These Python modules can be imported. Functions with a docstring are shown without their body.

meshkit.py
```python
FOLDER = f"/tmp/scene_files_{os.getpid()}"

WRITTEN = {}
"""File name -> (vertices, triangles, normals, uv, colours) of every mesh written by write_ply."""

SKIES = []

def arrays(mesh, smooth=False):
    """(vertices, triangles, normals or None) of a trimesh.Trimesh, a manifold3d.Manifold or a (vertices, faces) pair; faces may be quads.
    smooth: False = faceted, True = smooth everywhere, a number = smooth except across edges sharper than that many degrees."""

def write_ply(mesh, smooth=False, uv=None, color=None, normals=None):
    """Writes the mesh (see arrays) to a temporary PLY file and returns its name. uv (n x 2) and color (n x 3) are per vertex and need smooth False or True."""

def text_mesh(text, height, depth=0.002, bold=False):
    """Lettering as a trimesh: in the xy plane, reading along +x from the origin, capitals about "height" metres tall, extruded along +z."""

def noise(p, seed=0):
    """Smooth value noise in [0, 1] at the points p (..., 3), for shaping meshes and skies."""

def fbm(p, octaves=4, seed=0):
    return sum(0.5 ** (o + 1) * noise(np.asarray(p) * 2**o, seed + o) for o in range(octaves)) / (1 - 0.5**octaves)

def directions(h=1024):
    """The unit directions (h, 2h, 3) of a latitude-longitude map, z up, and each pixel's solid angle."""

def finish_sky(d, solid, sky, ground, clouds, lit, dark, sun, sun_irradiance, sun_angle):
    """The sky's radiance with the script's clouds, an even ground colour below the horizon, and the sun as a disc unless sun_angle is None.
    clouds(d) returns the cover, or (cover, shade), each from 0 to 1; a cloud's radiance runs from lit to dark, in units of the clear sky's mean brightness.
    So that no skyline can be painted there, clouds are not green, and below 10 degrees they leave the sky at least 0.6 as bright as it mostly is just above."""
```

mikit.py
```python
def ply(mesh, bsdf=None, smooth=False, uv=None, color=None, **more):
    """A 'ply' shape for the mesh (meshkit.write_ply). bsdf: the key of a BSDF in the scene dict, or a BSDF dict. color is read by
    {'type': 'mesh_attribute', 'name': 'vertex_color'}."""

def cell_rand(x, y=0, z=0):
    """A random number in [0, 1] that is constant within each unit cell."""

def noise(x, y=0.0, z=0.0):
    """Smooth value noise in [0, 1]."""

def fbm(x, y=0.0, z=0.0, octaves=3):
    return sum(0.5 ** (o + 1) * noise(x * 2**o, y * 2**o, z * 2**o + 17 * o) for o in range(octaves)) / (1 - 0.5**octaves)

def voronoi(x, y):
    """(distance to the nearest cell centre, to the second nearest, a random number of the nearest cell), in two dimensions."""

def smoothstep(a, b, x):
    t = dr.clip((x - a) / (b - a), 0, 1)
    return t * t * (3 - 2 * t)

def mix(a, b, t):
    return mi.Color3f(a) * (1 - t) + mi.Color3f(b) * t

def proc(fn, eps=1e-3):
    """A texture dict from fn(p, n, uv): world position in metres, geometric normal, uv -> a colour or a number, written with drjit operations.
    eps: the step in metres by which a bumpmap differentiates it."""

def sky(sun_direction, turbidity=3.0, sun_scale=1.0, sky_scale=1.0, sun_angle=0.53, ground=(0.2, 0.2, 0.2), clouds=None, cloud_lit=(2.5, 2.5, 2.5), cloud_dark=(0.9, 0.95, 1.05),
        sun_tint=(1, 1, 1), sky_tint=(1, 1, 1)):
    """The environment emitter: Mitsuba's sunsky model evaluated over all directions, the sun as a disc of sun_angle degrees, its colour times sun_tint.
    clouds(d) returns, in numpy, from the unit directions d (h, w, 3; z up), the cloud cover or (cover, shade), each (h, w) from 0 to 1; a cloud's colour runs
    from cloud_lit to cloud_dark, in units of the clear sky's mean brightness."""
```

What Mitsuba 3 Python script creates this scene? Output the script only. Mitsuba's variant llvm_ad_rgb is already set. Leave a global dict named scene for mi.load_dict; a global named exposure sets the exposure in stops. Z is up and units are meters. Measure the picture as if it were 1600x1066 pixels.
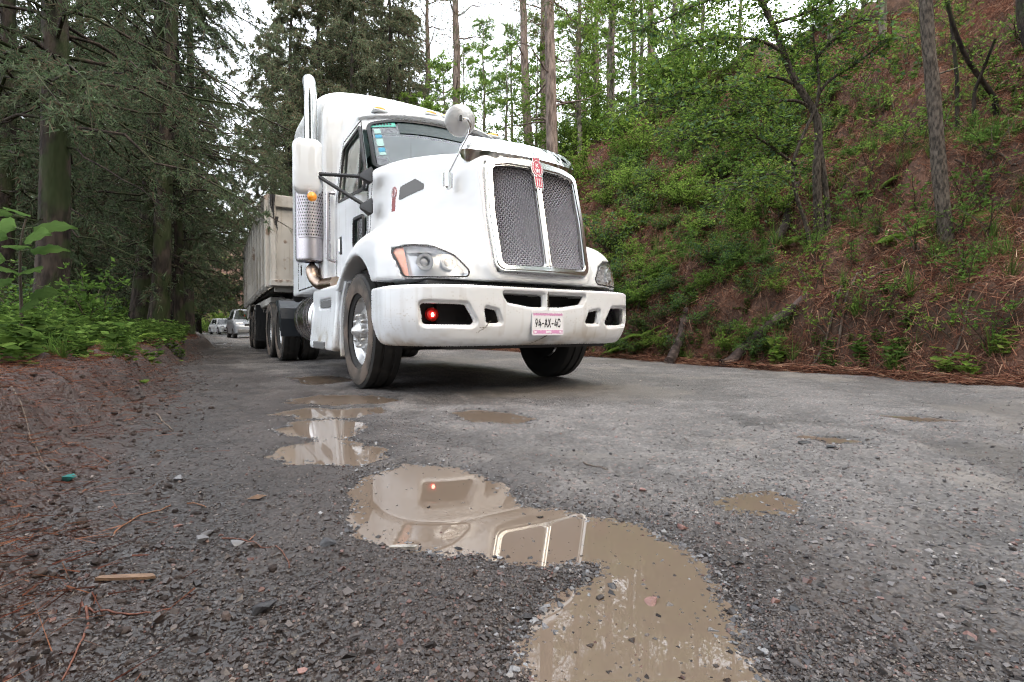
import math, numpy as np, trimesh, shapely, manifold3d
import shapely.geometry as sg
from shapely import affinity
import mitsuba as mi, drjit as dr, mikit, meshkit
from scipy.spatial import cKDTree
T = mi.ScalarTransform4f
# ---------------------------------------------------------------- camera, sky, exposure
CAM = np.array([0, 0, .55]); FPX = 800.0; PITCH = math.atan(20/FPX)
scene, labels = {}, {}
scene['camera'] = {'type': 'perspective', 'fov': 90.0, 'fov_axis': 'x', 'near_clip': .05, 'far_clip': 1500.0,
    'to_world': T().look_at(origin=CAM.tolist(), target=[0, math.cos(PITCH)*10, .55-math.sin(PITCH)*10], up=[0, 0, 1])}
scene['sky_light'] = mikit.sky([.45, -.55, .80], turbidity=4, sun_scale=.2, sun_angle=40, clouds=lambda d: 1.0,
    cloud_lit=(2.38, 2.5, 2.68), ground=(.10, .09, .08))
exposure = 3.6
# ---------------------------------------------------------------- helpers
rng = np.random.default_rng(7)
PSI = math.atan(500/FPX); FWD = np.array([math.sin(PSI), -math.cos(PSI)]); LEFT = np.array([math.cos(PSI), math.sin(PSI)]); AX = np.array([-.432, 5.297])
def road2world(x, y):
    """truck/road frame (x ahead of the front axle, y to the truck's left) -> world xy"""
    return AX[0]+x*FWD[0]+y*LEFT[0], AX[1]+x*FWD[1]+y*LEFT[1]
def frame(x, y, z=0, yaw=0.0, roll=0.0, pitch=0.0, s=1.0):
    wx, wy = road2world(x, y)
    a = math.atan2(FWD[1], FWD[0])+yaw
    R = trimesh.transformations.euler_matrix(roll, pitch, a, 'sxyz')
    R[:3, :3] *= s; R[:3, 3] = wx, wy, z
    return R
taken = {}
def num(name):
    k = taken.get(name, 0); taken[name] = k+1
    return name if k == 0 else f'{name}_{k:03d}'
def lab(key, label=None, cat=None, group=None, kind=None):
    labels[key] = {k: v for k, v in (('label', label), ('category', cat), ('group', group), ('kind', kind)) if v}
def tw(M): return T(np.asarray(M, float).tolist()) if not isinstance(M, T) else M
def put(key, mesh, mat, M=None, smooth=30, **kw):
    key = num(key)
    d = dict(mesh) if isinstance(mesh, dict) else mikit.ply(mesh, mat, smooth=smooth, **kw)
    if isinstance(mesh, dict) and mat: d['bsdf'] = {'type': 'ref', 'id': mat}
    if M is not None: d['to_world'] = tw(M)
    scene[key] = d
    return key
def cat(*ms): return trimesh.util.concatenate([m for m in ms if m is not None])
def TM(v, f): return trimesh.Trimesh(np.asarray(v, float), np.asarray(f, int), process=False)
def cbox(c, size, b=.01):
    """box with chamfered edges"""
    h = np.asarray(size, float)/2; b = min(b, h.min()*.9); p = []
    for sx in (-1, 1):
        for sy in (-1, 1):
            for sz in (-1, 1):
                s = np.array([sx, sy, sz])*h
                for k in range(3):
                    q = s.copy(); q[k] -= np.sign(q[k])*0; q[(k+1) % 3] -= np.sign(s[(k+1) % 3])*b; q[(k+2) % 3] -= np.sign(s[(k+2) % 3])*b; p.append(q)
    m = trimesh.convex.convex_hull(np.array(p)); m.apply_translation(c); return m
def tube(pts, r, n=8, cap=True):
    p = np.asarray(pts, float); r = np.broadcast_to(np.asarray(r, float), (len(p),))
    t = np.gradient(p, axis=0); t /= np.linalg.norm(t, axis=1, keepdims=True)+1e-12
    ref = np.array([0, 0, 1.0]) if abs(t.mean(0)[2]) < .8*np.linalg.norm(t.mean(0))+1e-9 else np.array([1.0, 0, 0])
    a = np.cross(t, ref); a /= np.linalg.norm(a, axis=1, keepdims=True)+1e-12
    b = np.cross(t, a); g = np.arange(n)*2*np.pi/n
    v = (p[:, None]+r[:, None, None]*(np.cos(g)[None, :, None]*a[:, None]+np.sin(g)[None, :, None]*b[:, None])).reshape(-1, 3)
    i, j = np.meshgrid(np.arange(len(p)-1), np.arange(n), indexing='ij'); j2 = (j+1) % n
    q = np.stack([i*n+j, (i+1)*n+j, (i+1)*n+j2, i*n+j2], -1).reshape(-1, 4)
    f = np.vstack([q[:, [0, 2, 1]], q[:, [0, 3, 2]]])
    if cap:
        v = np.vstack([v, p[:1], p[-1:]]); k = len(v)-2; j = np.arange(n)
        f = np.vstack([f, np.stack([j*0+k, j, (j+1) % n], 1), np.stack([j*0+k+1, (len(p)-1)*n+(j+1) % n, (len(p)-1)*n+j], 1)])
    return TM(v, f)
def lathe(prof, n=32, axis='z'):
    pr = np.asarray(prof, float); g = np.arange(n)*2*np.pi/n
    v = np.stack([pr[:, None, 0]*np.cos(g), pr[:, None, 0]*np.sin(g), pr[:, None, 1]+0*g], -1).reshape(-1, 3)
    i, j = np.meshgrid(np.arange(len(pr)-1), np.arange(n), indexing='ij'); j2 = (j+1) % n
    q = np.stack([i*n+j, i*n+j2, (i+1)*n+j2, (i+1)*n+j], -1).reshape(-1, 4)
    m = TM(v, np.vstack([q[:, [0, 1, 2]], q[:, [0, 2, 3]]]))
    if axis == 'y': m.vertices = np.stack([m.vertices[:, 0], -m.vertices[:, 2], m.vertices[:, 1]], 1)
    if axis == 'x': m.vertices = np.stack([m.vertices[:, 2], m.vertices[:, 0], m.vertices[:, 1]], 1)
    return m
def grid(P, flip=False):
    """P (n, m, 3) -> quad sheet"""
    n, m = P.shape[:2]; i, j = np.meshgrid(np.arange(n-1), np.arange(m-1), indexing='ij'); a = i*m+j
    q = np.stack([a, a+1, a+m+1, a+m], -1).reshape(-1, 4)
    if flip: q = q[:, ::-1]
    return TM(P.reshape(-1, 3), np.vstack([q[:, [0, 1, 2]], q[:, [0, 2, 3]]]))
def prism(poly, depth, fn=None):
    m = cat(*[trimesh.creation.extrude_polygon(g, depth, engine='earcut') for g in getattr(poly, 'geoms', [poly])])
    if fn is not None: m.vertices = fn(m.vertices)
    return m
def rpoly(pts, r):
    p = sg.Polygon(pts); return p.buffer(-r).buffer(r, quad_segs=5)
def smin(a, b, k): h = np.clip(.5+.5*(b-a)/k, 0, 1); return b*(1-h)+a*h-k*h*(1-h)
def smax(a, b, k): return -smin(-a, -b, k)
def rbox2(u, v, hu, hv, r): 
    a, b = np.abs(u)-hu+r, np.abs(v)-hv+r
    return np.hypot(np.maximum(a, 0), np.maximum(b, 0))+np.minimum(np.maximum(a, b), 0)-r
def rbox3(x, y, z, c, h, r):
    q = [np.abs(w-ci)-hi+r for w, ci, hi in zip((x, y, z), c, h)]
    return np.sqrt(sum(np.maximum(a, 0)**2 for a in q))+np.minimum(np.maximum(np.maximum(q[0], q[1]), q[2]), 0)-r
def surfnet(fn, lo, hi, h):
    """naive surface nets of the implicit function fn(x, y, z) < 0, vertices pulled to the zero level"""
    lo, hi = np.asarray(lo, float), np.asarray(hi, float); n = np.ceil((hi-lo)/h).astype(int)+1
    ax = [lo[k]+h*np.arange(n[k]) for k in range(3)]
    X, Y, Z = np.meshgrid(*ax, indexing='ij', sparse=True)
    D = np.broadcast_to(fn(X, Y, Z), n).astype(np.float32)
    S = D < 0
    nx, ny, nz = n-1
    cnt = np.zeros((nx, ny, nz), np.int8)
    for a in (0, 1):
        for b in (0, 1):
            for c in (0, 1): cnt += S[a:a+nx, b:b+ny, c:c+nz]
    act = (cnt > 0) & (cnt < 8); idx = -np.ones(act.shape, np.int64); cells = np.argwhere(act); idx[act] = np.arange(len(cells))
    acc, w = np.zeros((len(cells), 3)), np.zeros(len(cells)); cs = [(a, b, c) for a in (0, 1) for b in (0, 1) for c in (0, 1)]
    for p in range(8):
        for k in range(3):
            if cs[p][k] == 0:
                A = np.array(cs[p]); B = A.copy(); B[k] = 1
                da, db = D[tuple((cells+A).T)], D[tuple((cells+B).T)]
                x = (da < 0) != (db < 0); t = np.where(x, da/np.where(x, da-db, 1), 0)
                acc += np.where(x[:, None], A+(B-A)*t[:, None], 0); w += x
    V = lo+h*(cells+acc/w[:, None])
    F = []
    for k in range(3):
        A = [slice(0, None)]*3; A[k] = slice(0, -1); B = [slice(0, None)]*3; B[k] = slice(1, None)
        x = S[tuple(A)] != S[tuple(B)]; e = np.argwhere(x); u, v = (k+1) % 3, (k+2) % 3
        e = e[(e[:, u] > 0) & (e[:, v] > 0) & (e[:, u] < n[u]-1) & (e[:, v] < n[v]-1)]
        q = []
        for du, dv in ((0, 0), (-1, 0), (-1, -1), (0, -1)):
            c = e.copy(); c[:, u] += du; c[:, v] += dv; q.append(idx[tuple(c.T)])
        q = np.stack(q, 1); inside = S[tuple(e.T)]; q[~inside] = q[~inside][:, ::-1]; F.append(q)
    q = np.vstack(F)
    ev = lambda P: fn(P[:, 0], P[:, 1], P[:, 2])
    g = lambda P: np.stack([(ev(P+np.eye(3)[k]*h*.25)-ev(P-np.eye(3)[k]*h*.25))/(h*.5) for k in range(3)], 1)
    for _ in range(2):
        G = g(V); V = V-np.clip(ev(V)/np.maximum((G**2).sum(1), .2), -.5*h, .5*h)[:, None]*G
    return TM(V, np.vstack([q[:, [0, 1, 2]], q[:, [0, 2, 3]]]))
def ico(sub=1): return trimesh.creation.icosphere(subdivisions=sub)
def interp(x, xs, ys):
    """smooth monotone-ish interpolation (cubic through the points)"""
    from scipy.interpolate import PchipInterpolator
    return PchipInterpolator(xs, ys, extrapolate=True)(np.clip(x, xs[0], xs[-1]))
def tx(s, h, M, depth=.003, bold=False):
    m = meshkit.text_mesh(s, h, depth, bold); b = m.bounds; m.apply_translation([-(b[0][0]+b[1][0])/2, -h/2, 0]); m.apply_transform(M); return m
# ---------------------------------------------------------------- materials
def two(d): return {'type': 'twosided', 'b': d}
def mat(key, col, rough=.5, metal=0.0, spec=.5, **kw):
    d = {'type': 'principled', 'roughness': rough, 'metallic': metal, 'specular': spec}
    d['base_color'] = mikit.proc(col) if callable(col) else {'type': 'rgb', 'value': list(col)}
    d.update(kw); scene[key] = two(d)
N, FB, SS, MX = mikit.noise, mikit.fbm, mikit.smoothstep, mikit.mix
def tl(p):   # world point -> truck frame
    qx, qy = p.x-AX[0], p.y-AX[1]
    return qx*FWD[0]+qy*FWD[1], qx*LEFT[0]+qy*LEFT[1], p.z
def f_white(p, n, uv):
    x, y, z = tl(p)
    dirt = SS(.42, .75, FB(p.x*5, p.y*5, p.z*5, 4))*SS(.72, .44, z+.12*FB(p.x*3, p.y*3, p.z*9))*.8+SS(.5, .8, FB(p.x*2.2, p.y*2.2, p.z*7, 3))*.14+SS(.74, .82, N(p.x*70, p.y*70, p.z*70))*SS(1.1, .45, z)*SS(.45, .7, FB(p.x*4, p.y*4, p.z*4, 3))*.4
    streak = SS(.62, .8, N(x*30, y*30, z*1.5))*SS(1.2, .8, z)*.15
    c = MX((.655, .67, .685), (.34, .28, .21), dr.minimum(dirt+streak, .85))
    return c
def f_cab(p, n, uv):
    x, y, z = tl(p)
    return MX((.62, .64, .655), (.42, .41, .39), SS(.45, .8, FB(p.x*1.5, p.y*1.5, p.z*4, 3))*.25+SS(.66, .8, N(x*25, y*25, z*1.2))*.3)
mat('white_paint', f_white, .22, clearcoat=.8, clearcoat_gloss=.95)
mat('cab_paint', f_cab, .28, clearcoat=.6, clearcoat_gloss=.9)
scene['chrome'] = two({'type': 'roughconductor', 'material': 'Ag', 'alpha': .04, 'specular_reflectance': {'type': 'rgb', 'value': [.78, .80, .83]}})
scene['crumpled_chrome'] = two({'type': 'bumpmap', 'arbitrary': mikit.proc(lambda p, n, uv: FB(p.x*9, p.y*9, p.z*9, 3), eps=.004), 'scale': .03,
    'bsdf': {'type': 'roughconductor', 'material': 'Ag', 'alpha': .05, 'specular_reflectance': {'type': 'rgb', 'value': [.78, .80, .83]}}})
scene['aluminium'] = two({'type': 'roughconductor', 'material': 'Al', 'alpha': .16, 'specular_reflectance': mikit.proc(lambda p, n, uv: MX((.80, .80, .80), (.45, .42, .38), SS(.45, .75, FB(p.x*9, p.y*9, p.z*9, 3))*.6))})
scene['dull_steel'] = two({'type': 'roughconductor', 'material': 'Cr', 'alpha': .22, 'specular_reflectance': {'type': 'rgb', 'value': [.75, .75, .74]}})
mat('wheel_alloy', lambda p, n, uv: MX((.62, .62, .62), (.30, .28, .25), SS(.45, .75, FB(p.x*9, p.y*9, p.z*9, 3))*.6), .32, metal=.65)
mat('mirror_back', (.72, .74, .76), .3, metal=.5)
scene['burnt_steel'] = two({'type': 'roughconductor', 'material': 'Cr', 'alpha': .2, 'specular_reflectance': mikit.proc(lambda p, n, uv: MX((.8, .72, .6), (.5, .36, .22), N(p.x*14, p.y*14, p.z*22)))})
mat('black_plastic', (.018, .018, .019), .45)
mat('black_matte', (.012, .012, .012), .8)
mat('frame_dark', lambda p, n, uv: MX((.02, .02, .022), (.06, .05, .04), SS(.4, .8, FB(p.x*8, p.y*8, p.z*8))), .6)
mat('fender_black', (.02, .024, .03), .35)
mat('rubber', lambda p, n, uv: MX((.022, .021, .020), (.10, .085, .07), SS(.5, .85, FB(p.x*7, p.y*7, p.z*7, 3))*.5), .75)
mat('dusty_rubber', lambda p, n, uv: MX((.055, .048, .042), (.13, .10, .08), SS(.35, .7, FB(p.x*6, p.y*6, p.z*6, 3))), .8)
mat('amber', (.85, .30, .02), .2, spec_trans=0.0, clearcoat=1.0)
mat('amber_dull', (.62, .22, .10), .25, clearcoat=1.0)
mat('red_enamel', (.42, .03, .06), .3, clearcoat=1.0)
mat('maroon_enamel', (.20, .03, .03), .3, clearcoat=1.0)
mat('seat_dark', (.02, .02, .02), .8)
mat('grey_trim', (.12, .12, .12), .6)
scene['glass'] = {'type': 'thindielectric', 'int_ior': 1.62, 'specular_transmittance': {'type': 'rgb', 'value': [.45, .72, .66]}}
scene['glass_dark'] = {'type': 'thindielectric', 'int_ior': 1.52, 'specular_transmittance': {'type': 'rgb', 'value': [.35, .48, .43]}}
scene['lens'] = {'type': 'thindielectric', 'int_ior': 1.5}
PUDDLES = [[(-0.53, 1.769), (-0.534, 1.884), (-0.441, 2.063), (-0.283, 2.044), (-0.119, 1.884), (0.025, 1.667), (0.03, 1.576), (0.117, 1.548), (0.248, 1.459), (0.361, 1.43), (0.424, 1.293), (0.442, 1.186), (0.433, 1.068), (0.418, 0.971), (0.407, 0.89), (0.407, 0.822), (0.408, 0.782), (0.321, 0.584), (0.0, 0.584), (0.012, 0.782), (0.009, 0.872), (0.037, 0.96), (0.092, 1.042), (0.175, 1.109), (0.212, 1.154), (0.21, 1.186), (0.15, 1.186), (0.075, 1.186), (-0.015, 1.186), (-0.087, 1.248), (-0.172, 1.237), (-0.261, 1.293), (-0.353, 1.333), (-0.408, 1.375), (-0.477, 1.576)], [(-1.017, 2.199), (-1.056, 2.366), (-0.953, 2.446), (-0.976, 2.546), (-1.167, 2.655), (-1.278, 2.827), (-1.235, 2.981), (-1.085, 3.087), (-0.898, 2.981), (-0.832, 2.704), (-0.864, 2.546), (-0.784, 2.446), (-0.633, 2.341), (-0.567, 2.166), (-0.62, 2.053), (-0.79, 2.093), (-0.917, 2.113)], [(-1.489, 3.297), (-1.408, 3.508), (-1.213, 3.453), (-0.984, 3.566), (-0.896, 3.322), (-0.99, 3.154), (-1.267, 3.154)], [(-1.709, 3.917), (-1.587, 4.22), (-1.27, 4.22), (-0.942, 3.953), (-1.035, 3.749), (-1.248, 3.686), (-1.518, 3.782)], [(-0.367, 3.322), (-0.258, 3.426), (-0.042, 3.322), (0.097, 3.087), (0.055, 2.941), (-0.113, 3.002), (-0.291, 3.087)], [(0.678, 1.605), (0.765, 1.686), (0.863, 1.713), (0.88, 1.605), (0.833, 1.537), (0.731, 1.526), (0.673, 1.548)], [(1.489, 2.576), (1.628, 2.591), (1.71, 2.474), (1.537, 2.446)], [(2.329, 3.2), (2.533, 3.154), (2.616, 3.065), (2.407, 3.044)], [(-11.003, 19.129), (-9.926, 17.957), (-8.143, 14.662), (-8.651, 15.168)], [(-2.465, 5.704), (-2.156, 5.936), (-1.711, 5.355), (-1.876, 4.989)]]
# ---------------------------------------------------------------- the ground
def nz(p, seed=0): return meshkit.noise(p, seed)
def fbn(x, y, s, o=4, seed=0):
    p = np.stack([np.asarray(x, float)*s, np.asarray(y, float)*s, np.zeros(np.shape(x))], -1)
    return sum(.5**(k+1)*(nz(p*2**k, seed+k)-.5) for k in range(o))*2
def sst(a, b, x): t = np.clip((x-a)/(b-a), 0, 1); return t*t*(3-2*t)
PUD = PUDDLES
PPOLY = [sg.Polygon(p) for p in PUD]; PALL = shapely.union_all(PPOLY)
def bend(u): return -np.maximum(-u-52, 0)**2/110.0
def edge_left(u): return -2.78+.85*sst(-3, -13, u)+.25*(fbn(u, u*0, .9, 3, 5))
def height(u, t, fine=True):
    """ground level in the road frame: berm and forest floor on the right-hand side of the truck, road, steep bank on its left"""
    u, t = np.asarray(u, float), np.asarray(t, float)
    tt = t-bend(u); X, Y = road2world(u, t)
    big = fbn(X, Y, .35, 4, 1)
    h = .012*fbn(X, Y, 1.2, 3, 2)*2
    # bank to the right of the picture
    e = tt-4.05-.25*fbn(X, Y, .8, 3, 9)
    n1, n2 = fbn(X, Y, .55, 5, 3), fbn(X, Y, 2.2, 4, 4)
    # small benches and cut edges where the litter hangs over bare soil
    bank = .93*e+.42*sst(.25, .5, e+n1*.8)*sst(2.2, .7, e)*1.0-.25*sst(1.2, 2.6, e)+n1*1.3*sst(.2, 2.0, e)+n2*.42*sst(0, .6, e)+.16*fbn(X, Y, 5.5, 3, 14)*sst(.1, .6, e)
    ter = (e+n1*2.0)/1.9; bank = bank+.50*(ter-np.floor(ter)-sst(.62, .92, ter-np.floor(ter)))*-1*sst(1.0, 2.5, e)*.8
    top = 11.2+n1*1.5+(e-12)*.12
    bank = np.where(bank > top-1.5, top-1.5+1.5*np.tanh((bank-top+1.5)/1.5), bank)
    h = np.where(e > 0, np.maximum(bank, -.02+0*bank)*sst(0, .25, e)+h*(1-sst(0, .25, e)), h)
    # berm and forest floor to the left of the picture
    b = edge_left(u)-tt
    soft = .36-.18*sst(2.5, -1, u)
    fl = .28*sst(0, soft+.1, b+.05*n2)+.095*np.clip(b-.2, 0, 4)+.035*np.clip(b-4, 0, 60)+.22*big*sst(.4, 3, b)+.06*n2*sst(.1, .6, b)
    h = np.where(b > 0, fl, h)
    if fine:
        near = (np.hypot(X, Y-1) < 9)
        if near.any():
            xs, ys = X[near], Y[near]
            det = .011*fbn(xs, ys, 9, 3, 6)+.010*fbn(xs, ys, 26, 3, 7)
            rough = 1+2.6*sst(-.3, .3, b[near])*sst(1.6, .5, b[near])+1.2*sst(.5, 1, b[near])+.6*sst(.9, -.2, tt[near]+2.4)
            hn = h[near]+det*rough
            sd = shapely.distance(PALL, shapely.points(xs, ys)); ins = shapely.contains_xy(PALL, xs, ys)
            dins = shapely.distance(PALL.boundary, shapely.points(xs, ys)); sd = np.where(ins, -dins, sd)
            sd = sd-.012-.012*np.minimum(ys, 6)+.06*np.minimum(ys/2.5, 1.6)*fbn(xs, ys, 8, 5, 8)
            road = sst(.25, -.1, b[near])*sst(.2, -.1, e[near])
            rim = .006+.010*sst(0, .15, sd)+det*.6
            pit = -.004-.05*sst(0, .22, -sd)+det*.35
            w = sst(.40, .03, sd)*road
            h = h.copy(); h[near] = hn*(1-w)+w*np.where(sd > 0, rim*sst(0, .03, sd)+(-.004)*(1-sst(0, .03, sd)), pit)
    return h
def hw(x, y, fine=False):
    """ground level at world x, y"""
    x, y = np.asarray(x, float), np.asarray(y, float); qx, qy = x-AX[0], y-AX[1]
    return height(qx*FWD[0]+qy*FWD[1], qx*LEFT[0]+qy*LEFT[1], fine)
def axis(parts):
    out = []
    for a, b, s0, s1 in parts:
        n = max(2, int(abs(b-a)/((s0+s1)/2))); k = np.linspace(0, 1, n+1)[:-1]; r = s1/s0
        out.append(a+(b-a)*(k if abs(r-1) < .01 else (r**k-1)/(r-1)))
    return np.concatenate(out+[[parts[-1][1]]])
U = axis([(30, 6, 3, .5), (6, 4.4, .3, .03), (4.4, 1.6, .013, .02), (1.6, -3, .02, .08), (-3, -14, .08, .25), (-14, -50, .25, .9), (-50, -190, .9, 6)])
Tv = axis([(-90, -22, 6, 1.0), (-22, -6, .8, .18), (-6, -3.6, .10, .03), (-3.6, -1.2, .02, .014), (-1.2, .6, .016, .03), (.6, 4.0, .04, .05), (4.0, 7.5, .07, .09), (7.5, 15, .11, .22), (15, 30, .35, 1.0), (30, 140, 1.5, 9)])
UU, TT = np.meshgrid(U, Tv, indexing='ij')
TT = TT+bend(UU); HH = height(UU, TT); WX, WY = road2world(UU, TT); GP = np.stack([WX, WY, HH], -1)
iL_, iR_ = np.searchsorted(Tv, -3.35), np.searchsorted(Tv, 4.0)
def f_tt(p):
    x, y, z = tl(p); b = dr.maximum(-x-52, 0); return x, y+b*b/110.0, z
def f_gravel(p, n, uv):
    x, t, z = f_tt(p)
    d1, d2, c1 = mikit.voronoi(p.x*95, p.y*95); e1, e2, c2 = mikit.voronoi(p.x*34+7, p.y*34)
    big = FB(p.x*.9, p.y*.9, 1.0, 4); mid = FB(p.x*5, p.y*5, 3.0, 4)
    g = MX((.106, .099, .097), (.208, .196, .192), c1*c1)
    g = MX(g, (.26, .16, .14), SS(.95, .98, c1)*.6)
    g = g*(.72+.5*mid)
    silt = SS(.50, .66, big+.22*(mid-.5))
    g = MX(g, (.20, .180, .162), silt*.55)
    loose = SS(.50, .62, FB(p.x*1.4+9, p.y*.9, 4.0, 4))*SS(5, 2.5, p.y)
    g = MX(g, g*.62, loose)
    mud = SS(-.8, -2.0, t+1.3*(big-.5)+.5*(mid-.5))*(1-SS(-14, -30, x)*.6)
    g = MX(g, MX((.022, .017, .0155), (.048, .038, .035), mid)*(.6+.6*c1), mud*.92)
    g = g*(1-.26*SS(.012, -.003, z+.008*(c2-.5)))
    needles = SS(-2.55, -3.1, t+.8*(mid-.5))
    return MX(g, (.055, .028, .021), needles*.6)
def f_gr_rough(p, n, uv):
    x, t, z = f_tt(p)
    wet = SS(.42, .62, FB(p.x*1.1+5, p.y*1.1, 2.0, 4))
    return .60-.22*wet-.22*SS(.012, -.003, z)
def f_gr_bump(p, n, uv):
    d1, d2, c1 = mikit.voronoi(p.x*95, p.y*95); e1, e2, c2 = mikit.voronoi(p.x*40+7, p.y*40)
    return (.006*(1-dr.minimum(d1*1.3, 1))*(.3+c1)+.008*(1-dr.minimum(e1*1.2, 1))*SS(.3, .9, c2)+.006*FB(p.x*14, p.y*14, 0, 3))*SS(45, 12, p.y)
scene['gravel_ground'] = two({'type': 'bumpmap', 'arbitrary': mikit.proc(f_gr_bump, eps=.0025), 'scale': 1.0, 'bsdf': {'type': 'principled', 'base_color': mikit.proc(f_gravel), 'roughness': mikit.proc(f_gr_rough), 'specular': .45}})
def f_soil(p, n, uv):
    m, k = FB(p.x*3, p.y*3, p.z*3, 4), FB(p.x*22, p.y*22, p.z*14, 3)
    c = MX((.058, .034, .025), (.155, .080, .055), SS(.3, .72, m*.6+k*.4))
    c = MX(c, (.19, .11, .078), SS(.60, .70, k)*.4)
    return MX(c, (.05, .032, .022), SS(.55, .72, FB(p.x*1.1, p.y*1.1, p.z*1.4+4, 3))*.6)
scene['litter_soil'] = two({'type': 'bumpmap', 'arbitrary': mikit.proc(lambda p, n, uv: .05*FB(p.x*6, p.y*6, p.z*6, 4)+.012*N(p.x*45, p.y*45, p.z*20), eps=.008), 'scale': 1.0, 'bsdf': {'type': 'principled', 'base_color': mikit.proc(f_soil), 'roughness': .8, 'specular': .3}})
def f_floor(p, n, uv):
    x, t, z = f_tt(p); m = FB(p.x*2, p.y*2, 1, 4); k = FB(p.x*18, p.y*18, p.z*12, 3)
    c = MX((.040, .024, .019), (.085, .044, .030), SS(.3, .7, k))
    return MX(c, (.035, .055, .016), SS(.42, .6, m)*SS(-3.4, -4.6, t)*.8)
scene['forest_soil'] = two({'type': 'bumpmap', 'arbitrary': mikit.proc(lambda p, n, uv: .03*FB(p.x*9, p.y*9, p.z*6, 4), eps=.006), 'scale': 1.0, 'bsdf': {'type': 'principled', 'base_color': mikit.proc(f_floor), 'roughness': .85, 'specular': .3}})
put('gravel_road', grid(GP[:, iL_:iR_+1], True), 'gravel_ground', None, True); lab('gravel_road', kind='structure')
put('hillside', grid(GP[:, iR_:], True), 'litter_soil', None, True); lab('hillside', kind='structure')
put('forest_floor', grid(GP[:, :iL_+1], True), 'forest_soil', None, True); lab('forest_floor', kind='structure')
# ---------------------------------------------------------------- puddles
def f_mud(p, n, uv): return MX((.315, .25, .198), (.355, .288, .232), FB(p.x*3, p.y*3, 0, 3))
scene['muddy_water'] = two({'type': 'plastic', 'int_ior': 1.6, 'diffuse_reflectance': mikit.proc(f_mud), 'nonlinear': True})
for p in PPOLY:
    q = p.buffer(.10*min(1.0, p.centroid.y/2.0), join_style='mitre').simplify(.01); m = prism(q, .002, lambda v: v*[1, 1, 0]+[0, 0, -.005]) if False else None
    v, f = trimesh.creation.triangulate_polygon(q, engine='earcut')
    k = put('puddle', TM(np.column_stack([v, np.full(len(v), -.0045)]), f), 'muddy_water', None, False); lab(k, kind='structure')
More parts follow.
